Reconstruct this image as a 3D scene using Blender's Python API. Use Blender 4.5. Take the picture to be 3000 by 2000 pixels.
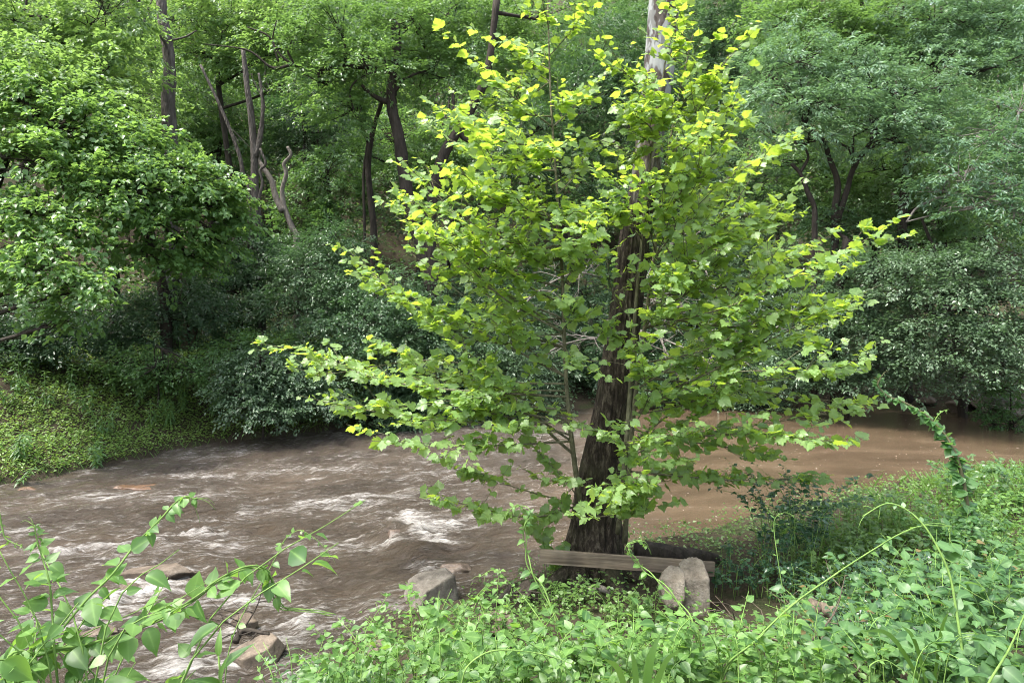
import bpy, math
import numpy as np
from mathutils import Vector, Matrix

for o in list(bpy.data.objects):
    bpy.data.objects.remove(o)
scene = bpy.context.scene
COL = scene.collection

# ------------------------------------------------------------------ camera, sky, sun, exposure
HC = 4.1                                   # camera height above the water (m)
cam_d = bpy.data.cameras.new("camera")
cam_d.lens = 24.0
cam_d.sensor_width = 36.0
cam_d.shift_y = -0.05                      # level camera, horizon a little above the middle
cam_d.clip_start = 0.05
cam_d.clip_end = 600
cam = bpy.data.objects.new("camera", cam_d)
COL.objects.link(cam)
cam.location = (0, 0, HC)
cam.rotation_euler = (math.radians(90), 0, 0)
scene.camera = cam

SUN = Vector((-0.42, -0.16, 0.89)).normalized()      # towards the sun: high, from the left
el = math.asin(SUN.z)
az = math.atan2(SUN.x, SUN.y)
world = bpy.data.worlds.new("World")
scene.world = world
world.use_nodes = True
wn = world.node_tree
wn.nodes.clear()
sky = wn.nodes.new("ShaderNodeTexSky")
sky.sky_type = 'NISHITA'
sky.sun_disc = False
sky.sun_elevation = el
sky.sun_rotation = az
sky.air_density = 1.0
sky.dust_density = 4.0
sky.ozone_density = 1.0
bg = wn.nodes.new("ShaderNodeBackground")
bg.inputs["Strength"].default_value = 0.15
wo = wn.nodes.new("ShaderNodeOutputWorld")
soft = wn.nodes.new("ShaderNodeHueSaturation")      # thin cloud: the same sky with less blue in it
soft.inputs["Saturation"].default_value = 0.5
wn.links.new(sky.outputs[0], soft.inputs["Color"])
wn.links.new(soft.outputs[0], bg.inputs[0])
wn.links.new(bg.outputs[0], wo.inputs[0])

sun_d = bpy.data.lights.new("sun", 'SUN')
sun_d.energy = 1.8
sun_d.angle = math.radians(10)
sun_d.color = (1.0, 0.95, 0.86)
sun = bpy.data.objects.new("sun", sun_d)
COL.objects.link(sun)
sun.rotation_euler = SUN.to_track_quat('Z', 'Y').to_euler()
sun.location = (-20, 10, 40)

scene.view_settings.view_transform = 'Standard'
scene.view_settings.look = 'None'
scene.view_settings.gamma = 1.0
scene.view_settings.use_curve_mapping = False
scene.view_settings.exposure = 2.1
scene.render.engine = 'CYCLES'
cy = scene.cycles
cy.max_bounces = 9
cy.diffuse_bounces = 5
cy.glossy_bounces = 3
cy.transmission_bounces = 6
cy.filter_width = 1.0
cy.sample_clamp_indirect = 4.0
cy.use_denoising = True
cy.denoiser = 'OPENIMAGEDENOISE'
cy.denoising_input_passes = 'RGB_ALBEDO_NORMAL'

# ------------------------------------------------------------------ small maths
def at(px, py, y):
    """world point at depth y along the line of photograph pixel (3000 px wide photograph)"""
    return np.array([(px - 1500) / 2000 * y, y, HC - (py - 850) / 2000 * y])

def ats(pts, y=None):
    return np.array([at(p[0], p[1], p[2] if len(p) > 2 else y) for p in pts])

def wpt(px, py):
    """point on the water surface"""
    y = HC * 2000 / (py - 850)
    return ((px - 1500) / 2000 * y, y)

def norm(v):
    return v / (np.linalg.norm(v, axis=-1, keepdims=True) + 1e-9)

def _h(ix, iy, s):
    v = np.sin(ix * 127.1 + iy * 311.7 + s * 74.7) * 43758.5453
    return v - np.floor(v)

def vn(x, y, s=0):
    x = np.asarray(x, float); y = np.asarray(y, float)
    ix, iy = np.floor(x), np.floor(y)
    fx, fy = x - ix, y - iy
    fx = fx * fx * fx * (fx * (fx * 6 - 15) + 10); fy = fy * fy * fy * (fy * (fy * 6 - 15) + 10)
    a = _h(ix, iy, s); b = _h(ix + 1, iy, s); c = _h(ix, iy + 1, s); d = _h(ix + 1, iy + 1, s)
    return a + (b - a) * fx + (c - a) * fy + (a - b - c + d) * fx * fy

def fbm(x, y, s=0, o=4):
    t = 0; a = 0.5; n = 0
    for i in range(o):
        t = t + a * vn(np.asarray(x) * 2 ** i + i * 17.3, np.asarray(y) * 2 ** i + i * 9.1, s + i); n += a; a *= 0.5
    return t / n

def sst(x, a, b):
    t = np.clip((x - a) / (b - a), 0, 1)
    return t * t * (3 - 2 * t)

# ------------------------------------------------------------------ object helpers
def link(o, parent=None):
    COL.objects.link(o)
    if parent is not None:
        o.parent = parent
    return o

def thing(name, label, cat, loc, group=None):
    o = bpy.data.objects.new(name, None)
    o.empty_display_size = 0.1
    o.location = [float(v) for v in loc]
    link(o)
    o["label"] = label
    o["category"] = cat
    if group: o["group"] = group
    return o

def new_mesh(name, V, F, mat, tint=None, uv=None, vein=None, smooth=False):
    """V (n,3); F list of faces or int array (m,k)"""
    me = bpy.data.meshes.new(name)
    V = np.ascontiguousarray(V, dtype=np.float32)
    if isinstance(F, np.ndarray):
        m, k = F.shape
        flat = np.ascontiguousarray(F, dtype=np.int32).ravel()
        starts = np.arange(0, m * k, k, dtype=np.int32)
    else:
        m = len(F)
        lens = np.array([len(f) for f in F], dtype=np.int32)
        flat = np.array([i for f in F for i in f], dtype=np.int32)
        starts = np.concatenate(([0], np.cumsum(lens)[:-1])).astype(np.int32)
    me.vertices.add(len(V)); me.vertices.foreach_set("co", V.ravel())
    me.loops.add(len(flat)); me.loops.foreach_set("vertex_index", flat)
    me.polygons.add(m); me.polygons.foreach_set("loop_start", starts)
    if tint is not None:
        a = me.attributes.new("tint", 'FLOAT', 'POINT'); a.data.foreach_set("value", np.ascontiguousarray(tint, dtype=np.float32))
    if vein is not None:
        a = me.attributes.new("vein", 'FLOAT', 'POINT'); a.data.foreach_set("value", np.ascontiguousarray(vein, dtype=np.float32))
    if uv is not None:
        l = me.uv_layers.new(name="flow")
        l.data.foreach_set("uv", np.ascontiguousarray(uv[flat], dtype=np.float32).ravel())
    if smooth:
        me.polygons.foreach_set("use_smooth", np.ones(m, dtype=bool))
    me.update(calc_edges=True)
    me.validate()
    if mat is not None: me.materials.append(mat)
    return me

def mesh_obj(name, me, parent=None, label=None, cat=None, kind=None, group=None):
    o = bpy.data.objects.new(name, me)
    link(o, parent)
    if label: o["label"] = label
    if cat: o["category"] = cat
    if kind: o["kind"] = kind
    if group: o["group"] = group
    return o

# ------------------------------------------------------------------ materials
def mat_new(name):
    m = bpy.data.materials.new(name); m.use_nodes = True
    nt = m.node_tree; nt.nodes.clear()
    out = nt.nodes.new("ShaderNodeOutputMaterial")
    return m, nt, out

def N(nt, typ, **kw):
    n = nt.nodes.new(typ)
    for k, v in kw.items():
        if k == "ins":
            for kk, vv in v.items(): n.inputs[kk].default_value = vv
        else: setattr(n, k, v)
    return n

def ramp(nt, stops, fac=None, interp='LINEAR'):
    r = nt.nodes.new("ShaderNodeValToRGB"); r.color_ramp.interpolation = interp
    e = r.color_ramp.elements
    while len(e) > 1: e.remove(e[-1])
    e[0].position = stops[0][0]; e[0].color = (*stops[0][1], 1)
    for p, c in stops[1:]:
        x = e.new(p); x.color = (*c, 1)
    if fac is not None: nt.links.new(fac, r.inputs[0])
    return r

def leaf_mat(name, c0, c1, trans, tmix=0.4, rough=0.5, vein=0.0, spec=0.5, old=None):
    """c0..c1 reflectance range over the leaves, trans the colour of light passing through"""
    m, nt, out = mat_new(name)
    L = nt.links.new
    at_ = N(nt, "ShaderNodeAttribute", attribute_name="tint")
    oi = N(nt, "ShaderNodeObjectInfo")
    mi = N(nt, "ShaderNodeMath", operation='MULTIPLY_ADD', ins={1: 0.45}); L(oi.outputs["Random"], mi.inputs[0])
    ma = N(nt, "ShaderNodeMath", operation='MULTIPLY', ins={1: 0.75}); L(at_.outputs["Fac"], ma.inputs[0]); L(ma.outputs[0], mi.inputs[2])
    st = [(0.05, c0), (0.95, c1)]
    if old: st = [(0.05, c0), (0.9, c1), (0.985, c1), (1.0, old)]
    col = ramp(nt, st, mi.outputs[0])
    base = col.outputs[0]
    if vein:
        va = N(nt, "ShaderNodeAttribute", attribute_name="vein")
        p = N(nt, "ShaderNodeMath", operation='POWER', ins={1: 9.0}); L(va.outputs["Fac"], p.inputs[0])
        f = N(nt, "ShaderNodeMath", operation='MULTIPLY', ins={1: vein}); L(p.outputs[0], f.inputs[0])
        mx = N(nt, "ShaderNodeMix", data_type='RGBA'); L(f.outputs[0], mx.inputs[0]); L(base, mx.inputs[6])
        mx.inputs[7].default_value = (min(1, c1[0] * 2.2), min(1, c1[1] * 1.9), min(1, c1[2] * 2.2), 1)
        base = mx.outputs[2]
    pb = N(nt, "ShaderNodeBsdfPrincipled", ins={"Roughness": rough * .82, "Specular IOR Level": spec})
    L(base, pb.inputs["Base Color"])
    tr = N(nt, "ShaderNodeBsdfTranslucent")
    tm = N(nt, "ShaderNodeMix", data_type='RGBA', blend_type='MULTIPLY'); tm.inputs[0].default_value = 0.35
    tm.inputs[6].default_value = (*trans, 1)
    sc = N(nt, "ShaderNodeMix", data_type='RGBA'); sc.inputs[0].default_value = 0.0
    rr = ramp(nt, [(0.0, (0.55, 0.7, 0.6)), (1.0, (1, 1, 1))], mi.outputs[0]); L(rr.outputs[0], tm.inputs[7])
    L(tm.outputs[2], tr.inputs["Color"])
    ms = N(nt, "ShaderNodeMixShader"); ms.inputs[0].default_value = tmix
    L(pb.outputs[0], ms.inputs[1]); L(tr.outputs[0], ms.inputs[2]); L(ms.outputs[0], out.inputs[0])
    return m

def bark_mat(name, c0, c1, scale=6.0, stretch=0.25, bump=0.5):
    m, nt, out = mat_new(name); L = nt.links.new
    tc = N(nt, "ShaderNodeTexCoord"); mp = N(nt, "ShaderNodeMapping"); mp.inputs["Scale"].default_value = (1, 1, stretch)
    L(tc.outputs["Object"], mp.inputs[0])
    no = N(nt, "ShaderNodeTexNoise", ins={"Scale": scale, "Detail": 6.0, "Roughness": 0.65}); L(mp.outputs[0], no.inputs[0])
    vo = N(nt, "ShaderNodeTexVoronoi", ins={"Scale": scale * 2.2}); vo.feature = 'DISTANCE_TO_EDGE'; L(mp.outputs[0], vo.inputs[0])
    r = ramp(nt, [(0.3, c0), (0.7, c1)], no.outputs[0])
    b = N(nt, "ShaderNodeBump", ins={"Strength": bump, "Distance": 0.03})
    ad = N(nt, "ShaderNodeMath", operation='MULTIPLY_ADD', ins={1: 2.0}); L(vo.outputs["Distance"], ad.inputs[0]); L(no.outputs[0], ad.inputs[2])
    L(ad.outputs[0], b.inputs["Height"])
    pb = N(nt, "ShaderNodeBsdfPrincipled", ins={"Roughness": 0.9, "Specular IOR Level": 0.2}); L(r.outputs[0], pb.inputs["Base Color"]); L(b.outputs[0], pb.inputs["Normal"])
    L(pb.outputs[0], out.inputs[0]); return m

def rock_mat(name, c0, c1, c2, wet=False, scale=4.0):
    m, nt, out = mat_new(name); L = nt.links.new
    tc = N(nt, "ShaderNodeTexCoord")
    n1 = N(nt, "ShaderNodeTexNoise", ins={"Scale": scale, "Detail": 8.0, "Roughness": 0.7}); L(tc.outputs["Object"], n1.inputs[0])
    n2 = N(nt, "ShaderNodeTexNoise", ins={"Scale": scale * 9, "Detail": 5.0, "Roughness": 0.7}); L(tc.outputs["Object"], n2.inputs[0])
    r = ramp(nt, [(0.3, c0), (0.5, c1), (0.68, c2)], n1.outputs[0])
    r2 = ramp(nt, [(0.35, (0.72, 0.72, 0.72)), (0.6, (1, 1, 1)), (0.72, (1.15, 1.15, 1.12))], n2.outputs[0])
    mx = N(nt, "ShaderNodeMix", data_type='RGBA', blend_type='MULTIPLY'); mx.inputs[0].default_value = 1.0
    L(r.outputs[0], mx.inputs[6]); L(r2.outputs[0], mx.inputs[7])
    ad = N(nt, "ShaderNodeMath", operation='MULTIPLY_ADD', ins={1: 0.4}); L(n2.outputs[0], ad.inputs[0]); L(n1.outputs[0], ad.inputs[2])
    b = N(nt, "ShaderNodeBump", ins={"Strength": 0.7, "Distance": 0.05}); L(ad.outputs[0], b.inputs["Height"])
    pb = N(nt, "ShaderNodeBsdfPrincipled", ins={"Roughness": 0.25 if wet else 0.85, "Specular IOR Level": 0.5 if wet else 0.25})
    L(mx.outputs[2], pb.inputs["Base Color"]); L(b.outputs[0], pb.inputs["Normal"]); L(pb.outputs[0], out.inputs[0]); return m

M = {}
M["sycamore"] = leaf_mat("sycamore_leaf", (0.085, 0.155, 0.062), (0.165, 0.265, 0.095), (0.54, 0.74, 0.07), 0.47, 0.45, 0.5)
M["heart"] = leaf_mat("heart_leaf", (0.05, 0.12, 0.04), (0.15, 0.25, 0.085), (0.32, 0.52, 0.10), 0.38, 0.45)
M["yellow"] = leaf_mat("yellow_green_leaf", (0.05, 0.11, 0.045), (0.155, 0.245, 0.10), (0.33, 0.52, 0.11), 0.40, 0.5)
M["mid"] = leaf_mat("mid_green_leaf", (0.028, 0.075, 0.03), (0.115, 0.195, 0.075), (0.24, 0.42, 0.085), 0.36, 0.45)
M["oak"] = leaf_mat("oak_leaf", (0.038, 0.09, 0.058), (0.135, 0.22, 0.14), (0.21, 0.38, 0.13), 0.33, 0.42)
M["beech"] = leaf_mat("beech_leaf", (0.02, 0.052, 0.028), (0.115, 0.175, 0.10), (0.13, 0.25, 0.08), 0.32, 0.38)
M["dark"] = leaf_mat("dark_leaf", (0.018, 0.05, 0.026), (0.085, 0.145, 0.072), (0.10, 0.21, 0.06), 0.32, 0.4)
M["wood"] = leaf_mat("hillside_leaf", (0.02, 0.055, 0.026), (0.065, 0.115, 0.05), (0.14, 0.27, 0.065), 0.34, 0.45)
M["herb"] = leaf_mat("herb_leaf", (0.04, 0.095, 0.035), (0.09, 0.17, 0.06), (0.22, 0.40, 0.08), 0.35, 0.45)
M["cover"] = leaf_mat("ground_leaf", (0.07, 0.145, 0.034), (0.18, 0.28, 0.07), (0.36, 0.54, 0.08), 0.35, 0.5)
M["cover_near"] = leaf_mat("ground_leaf_near", (0.045, 0.10, 0.03), (0.10, 0.18, 0.045), (0.25, 0.42, 0.07), 0.35, 0.5)
M["vine"] = leaf_mat("vine_leaf", (0.03, 0.085, 0.022), (0.125, 0.24, 0.058), (0.30, 0.52, 0.07), 0.40, 0.55, 0.45)
M["broad"] = leaf_mat("broad_leaf", (0.026, 0.075, 0.027), (0.09, 0.185, 0.06), (0.22, 0.42, 0.08), 0.36, 0.55, 0.4, old=(0.16, 0.10, 0.04))
M["glossy"] = leaf_mat("glossy_dark_leaf", (0.022, 0.06, 0.032), (0.055, 0.11, 0.055), (0.10, 0.24, 0.06), 0.28, 0.3, 0.3)
M["ivy"] = leaf_mat("ivy_leaf", (0.045, 0.12, 0.04), (0.09, 0.19, 0.06), (0.22, 0.44, 0.08), 0.36, 0.4, 0.3)
M["grass"] = leaf_mat("grass_blade", (0.05, 0.12, 0.025), (0.11, 0.21, 0.05), (0.28, 0.48, 0.07), 0.38, 0.45)
M["bark_dark"] = bark_mat("dark_bark", (0.014, 0.012, 0.009), (0.05, 0.042, 0.034), 7, 0.25)
M["bark_grey"] = bark_mat("grey_bark", (0.10, 0.09, 0.08), (0.27, 0.245, 0.22), 7, 0.2)
M["bark_snag"] = bark_mat("weathered_bark", (0.035, 0.031, 0.027), (0.135, 0.12, 0.108), 9, 0.18, 0.9)
M["bark_brown"] = bark_mat("brown_bark", (0.05, 0.04, 0.03), (0.15, 0.12, 0.09), 8, 0.2)
M["twig"] = bark_mat("twig_bark", (0.06, 0.06, 0.035), (0.17, 0.16, 0.10), 14, 0.4)
M["dead"] = bark_mat("dead_wood", (0.085, 0.075, 0.065), (0.24, 0.215, 0.19), 12, 0.3)
M["stem"] = bark_mat("green_stem", (0.09, 0.16, 0.04), (0.17, 0.28, 0.07), 20, 0.3, 0.1)
M["stem_dark"] = bark_mat("dark_stem", (0.06, 0.055, 0.03), (0.12, 0.12, 0.06), 20, 0.3, 0.2)
M["rock"] = rock_mat("grey_rock", (0.07, 0.06, 0.05), (0.15, 0.133, 0.112), (0.24, 0.22, 0.19), False, 5.0)
M["rock_pale"] = rock_mat("tan_grey_rock", (0.10, 0.082, 0.062), (0.215, 0.187, 0.15), (0.31, 0.28, 0.235), False, 4.5)
M["rock_brown"] = rock_mat("brown_rock", (0.05, 0.04, 0.03), (0.115, 0.09, 0.068), (0.18, 0.15, 0.12))
M["rock_tan"] = rock_mat("tan_rock", (0.06, 0.049, 0.037), (0.14, 0.113, 0.086), (0.21, 0.175, 0.135))
M["rock_wet"] = rock_mat("wet_rock", (0.05, 0.038, 0.03), (0.11, 0.08, 0.06), (0.17, 0.13, 0.10), True)
M["rock_rust"] = rock_mat("rust_rock", (0.07, 0.04, 0.024), (0.12, 0.07, 0.042), (0.16, 0.10, 0.065), True)

def sycamore_bark():
    m, nt, out = mat_new("sycamore_bark"); L = nt.links.new
    tc = N(nt, "ShaderNodeTexCoord"); mp = N(nt, "ShaderNodeMapping"); mp.inputs["Scale"].default_value = (1, 1, 0.42); L(tc.outputs["Object"], mp.inputs[0])
    wn_ = N(nt, "ShaderNodeTexNoise", ins={"Scale": 5.5, "Detail": 3.0, "Roughness": 0.5, "Distortion": 0.6}); L(mp.outputs[0], wn_.inputs[0])
    vo = N(nt, "ShaderNodeTexNoise", ins={"Scale": 9.0, "Detail": 2.0, "Roughness": 0.4, "Distortion": 0.8}); L(mp.outputs[0], vo.inputs[0])
    patch = ramp(nt, [(0.40, (0.045, 0.037, 0.032)), (0.47, (0.07, 0.06, 0.055)), (0.50, (0.17, 0.18, 0.178)), (0.62, (0.23, 0.24, 0.235))], wn_.outputs[0])
    p2 = ramp(nt, [(0.52, (1, 1, 1)), (0.56, (0.62, 0.60, 0.58))], vo.outputs[0])
    pale = N(nt, "ShaderNodeMix", data_type='RGBA', blend_type='MULTIPLY'); pale.inputs[0].default_value = 1; L(patch.outputs[0], pale.inputs[6]); L(p2.outputs[0], pale.inputs[7])
    mp2 = N(nt, "ShaderNodeMapping"); mp2.inputs["Scale"].default_value = (1, 1, 0.3); L(tc.outputs["Object"], mp2.inputs[0])
    fl = N(nt, "ShaderNodeTexNoise", ins={"Scale": 17.0, "Detail": 8.0, "Roughness": 0.75}); L(mp2.outputs[0], fl.inputs[0])
    dark = ramp(nt, [(0.34, (0.010, 0.008, 0.006)), (0.50, (0.035, 0.027, 0.02)), (0.60, (0.10, 0.083, 0.062)), (0.70, (0.19, 0.165, 0.13))], fl.outputs[0])
    moss = N(nt, "ShaderNodeTexNoise", ins={"Scale": 2.2, "Detail": 4.0}); L(tc.outputs["Object"], moss.inputs[0])
    mf = ramp(nt, [(0.50, (0, 0, 0)), (0.66, (0.5, 0.5, 0.5))], moss.outputs[0])
    dm = N(nt, "ShaderNodeMix", data_type='RGBA'); L(mf.outputs[0], dm.inputs[0]); L(dark.outputs[0], dm.inputs[6]); dm.inputs[7].default_value = (0.055, 0.058, 0.03, 1)
    sx = N(nt, "ShaderNodeSeparateXYZ"); L(tc.outputs["Object"], sx.inputs[0])
    hz = N(nt, "ShaderNodeMath", operation='MULTIPLY_ADD', ins={1: 3.0}); L(wn_.outputs[0], hz.inputs[0]); L(sx.outputs[2], hz.inputs[2])
    mr = N(nt, "ShaderNodeMapRange", ins={1: 6.9, 2: 8.6, 3: 0.0, 4: 1.0}); L(hz.outputs[0], mr.inputs[0])
    cm = N(nt, "ShaderNodeMix", data_type='RGBA'); L(mr.outputs[0], cm.inputs[0]); L(dm.outputs[2], cm.inputs[6]); L(pale.outputs[2], cm.inputs[7])
    bs = N(nt, "ShaderNodeMath", operation='MULTIPLY_ADD', ins={1: -0.85, 2: 1.0}); L(mr.outputs[0], bs.inputs[0])
    b = N(nt, "ShaderNodeBump", ins={"Distance": 0.05}); L(bs.outputs[0], b.inputs["Strength"]); L(fl.outputs[0], b.inputs["Height"])
    pb = N(nt, "ShaderNodeBsdfPrincipled", ins={"Roughness": 0.85, "Specular IOR Level": 0.2}); L(cm.outputs[2], pb.inputs["Base Color"]); L(b.outputs[0], pb.inputs["Normal"]); L(pb.outputs[0], out.inputs[0])
    return m
M["sycamore_bark"] = sycamore_bark()

def ground_mat():
    m, nt, out = mat_new("soil"); L = nt.links.new
    tc = N(nt, "ShaderNodeTexCoord")
    n1 = N(nt, "ShaderNodeTexNoise", ins={"Scale": 1.3, "Detail": 8.0, "Roughness": 0.65}); L(tc.outputs["Object"], n1.inputs[0])
    n2 = N(nt, "ShaderNodeTexNoise", ins={"Scale": 22.0, "Detail": 6.0, "Roughness": 0.7}); L(tc.outputs["Object"], n2.inputs[0])
    r = ramp(nt, [(0.30, (0.03, 0.026, 0.018)), (0.5, (0.06, 0.05, 0.034)), (0.62, (0.045, 0.058, 0.025)), (0.75, (0.10, 0.082, 0.058))], n1.outputs[0])
    r2 = ramp(nt, [(0.3, (0.45, 0.45, 0.45)), (0.7, (1.3, 1.25, 1.2))], n2.outputs[0])
    mx = N(nt, "ShaderNodeMix", data_type='RGBA', blend_type='MULTIPLY'); mx.inputs[0].default_value = 1; L(r.outputs[0], mx.inputs[6]); L(r2.outputs[0], mx.inputs[7])
    b = N(nt, "ShaderNodeBump", ins={"Strength": 0.8, "Distance": 0.06}); L(n2.outputs[0], b.inputs["Height"])
    pb = N(nt, "ShaderNodeBsdfPrincipled", ins={"Roughness": 0.95, "Specular IOR Level": 0.15}); L(mx.outputs[2], pb.inputs["Base Color"]); L(b.outputs[0], pb.inputs["Normal"]); L(pb.outputs[0], out.inputs[0])
    return m
M["soil"] = ground_mat()

def water_mat():
    m, nt, out = mat_new("muddy_water"); L = nt.links.new
    uv = N(nt, "ShaderNodeUVMap", uv_map="flow")
    def noise(sx, sy, detail, rough, dist=0.0):
        mp = N(nt, "ShaderNodeMapping"); mp.inputs["Scale"].default_value = (sx, sy, 1); L(uv.outputs[0], mp.inputs[0])
        n = N(nt, "ShaderNodeTexNoise", ins={"Scale": 1.0, "Detail": detail, "Roughness": rough, "Distortion": dist}); L(mp.outputs[0], n.inputs[0]); return n
    foam = N(nt, "ShaderNodeAttribute", attribute_name="foam"); rapid = N(nt, "ShaderNodeAttribute", attribute_name="rapid")
    lo = noise(0.35, 1.1, 4, 0.55, 0.4); st = noise(2.0, 13, 6, 0.7, 0.8); fi = noise(12, 48, 5, 0.75, 0.5); sp = noise(30, 60, 2, 0.5)
    mud = ramp(nt, [(0.3, (0.034, 0.0245, 0.0165)), (0.55, (0.054, 0.039, 0.026)), (0.75, (0.078, 0.056, 0.037))], lo.outputs[0])
    # foam threshold
    s0 = N(nt, "ShaderNodeMath", operation='ADD', ins={1: -0.40}); s1 = N(nt, "ShaderNodeMath", operation='MULTIPLY_ADD', ins={1: 1.0}); L(st.outputs[0], s1.inputs[0])
    s2 = N(nt, "ShaderNodeMath", operation='MULTIPLY_ADD', ins={1: 0.5, 2: -0.25}); L(fi.outputs[0], s2.inputs[0]); L(s2.outputs[0], s1.inputs[2])
    s3 = N(nt, "ShaderNodeMath", operation='MULTIPLY_ADD', ins={1: 0.55}); L(foam.outputs["Fac"], s3.inputs[0]); L(s1.outputs[0], s3.inputs[2])
    ae_sheen = ramp(nt, [(0.34, (0, 0, 0)), (0.95, (1, 1, 1))], s3.outputs[0]); fm = ramp(nt, [(0.64, (0, 0, 0)), (1.05, (1, 1, 1))], s3.outputs[0])
    mm = N(nt, "ShaderNodeMath", operation='MULTIPLY', ins={1: 0.85}); L(fm.outputs[0], mm.inputs[0])
    ar = N(nt, "ShaderNodeMath", operation='MULTIPLY'); L(ae_sheen.outputs[0], ar.inputs[0]); L(rapid.outputs["Fac"], ar.inputs[1]); a2 = N(nt, "ShaderNodeMath", operation='MULTIPLY', ins={1: 0.55}); L(ar.outputs[0], a2.inputs[0])
    mg = N(nt, "ShaderNodeMix", data_type='RGBA'); L(a2.outputs[0], mg.inputs[0]); calm = N(nt, "ShaderNodeMix", data_type='RGBA'); L(rapid.outputs["Fac"], calm.inputs[0]); mud2 = ramp(nt, [(0.3, (0.06, 0.042, 0.027)), (0.55, (0.092, 0.065, 0.042)), (0.75, (0.125, 0.09, 0.06))], lo.outputs[0]); L(mud2.outputs[0], calm.inputs[6]); L(mud.outputs[0], calm.inputs[7]); L(calm.outputs[2], mg.inputs[6]); mg.inputs[7].default_value = (0.165, 0.146, 0.122, 1)  # streaky grey in the rapids: sky sheen painted into the colour, plus aerated water
    cm = N(nt, "ShaderNodeMix", data_type='RGBA'); L(mm.outputs[0], cm.inputs[0]); L(mg.outputs[2], cm.inputs[6]); cm.inputs[7].default_value = (0.62, 0.60, 0.57, 1)
    # floating flecks on the calm water
    vo = N(nt, "ShaderNodeTexVoronoi", ins={"Scale": 5.0, "Randomness": 1.0}); L(uv.outputs[0], vo.inputs[0])
    fk = N(nt, "ShaderNodeMath", operation='LESS_THAN', ins={1: 0.075}); L(vo.outputs["Distance"], fk.inputs[0])
    nr = N(nt, "ShaderNodeMath", operation='MULTIPLY_ADD', ins={1: -0.6, 2: 0.6}); L(rapid.outputs["Fac"], nr.inputs[0])
    fk2 = N(nt, "ShaderNodeMath", operation='MULTIPLY'); L(fk.outputs[0], fk2.inputs[0]); L(nr.outputs[0], fk2.inputs[1])
    cm2 = N(nt, "ShaderNodeMix", data_type='RGBA'); L(fk2.outputs[0], cm2.inputs[0]); L(cm.outputs[2], cm2.inputs[6]); cm2.inputs[7].default_value = (0.75, 0.70, 0.64, 1)
    hb = N(nt, "ShaderNodeMath", operation='MULTIPLY_ADD', ins={1: 0.35}); L(fi.outputs[0], hb.inputs[0]); L(st.outputs[0], hb.inputs[2])
    bs = N(nt, "ShaderNodeMath", operation='MULTIPLY_ADD', ins={1: 0.75, 2: 0.12}); L(rapid.outputs["Fac"], bs.inputs[0])
    b = N(nt, "ShaderNodeBump", ins={"Distance": 0.17}); L(bs.outputs[0], b.inputs["Strength"]); L(hb.outputs[0], b.inputs["Height"])
    rg = N(nt, "ShaderNodeMath", operation='MULTIPLY_ADD', ins={1: 0.5, 2: 0.07}); L(mm.outputs[0], rg.inputs[0])
    pb = N(nt, "ShaderNodeBsdfPrincipled", ins={"IOR": 1.38, "Specular IOR Level": 0.5}); L(cm2.outputs[2], pb.inputs["Base Color"]); L(rg.outputs[0], pb.inputs["Roughness"]); L(b.outputs[0], pb.inputs["Normal"]); L(pb.outputs[0], out.inputs[0])
    return m
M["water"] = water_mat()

# ------------------------------------------------------------------ shorelines and terrain
far_px = [(0, 1430), (150, 1405), (300, 1375), (500, 1325), (700, 1292), (1000, 1262), (1200, 1240), (1500, 1215), (1900, 1185), (2300, 1185), (2500, 1190), (2750, 1215), (3000, 1245)]
near_px = [(850, 2000), (1000, 1875), (1180, 1800), (1400, 1740), (1545, 1690), (1700, 1610), (2050, 1560), (2250, 1490), (2500, 1440), (2700, 1400), (3000, 1400)]
FP = np.array([(-60, -40), (-20, 1), (-13.5, 9.0)] + [wpt(*p) for p in far_px] + [(19, 21), (40, 24), (90, 30)])
NP_ = np.array([(-60, -60), (-20, -7), (-10, 2.0), (-6, 4.6), (-3.6, 6.0)] + [wpt(*p) for p in near_px] + [(20, 16.5), (40, 18), (90, 22)])
def far_y(x): return np.interp(x, FP[:, 0], FP[:, 1])
def near_y(x): return np.interp(x, NP_[:, 0], NP_[:, 1])
def poly_dist(PL, x, y):
    x = np.asarray(x, float); y = np.asarray(y, float); best = np.full(x.shape, 1e9)
    for (ax, ay), (bx, by) in zip(PL[:-1], PL[1:]):
        ux, uy = bx - ax, by - ay
        t = np.clip(((x - ax) * ux + (y - ay) * uy) / (ux * ux + uy * uy), 0, 1)
        best = np.minimum(best, np.hypot(x - ax - t * ux, y - ay - t * uy))
    return best
def dfar(x, y): return poly_dist(FP, x, y) * np.where(y > far_y(x), 1, -1)
def dnear(x, y): return poly_dist(NP_, x, y) * np.where(y < near_y(x), 1, -1)

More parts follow.
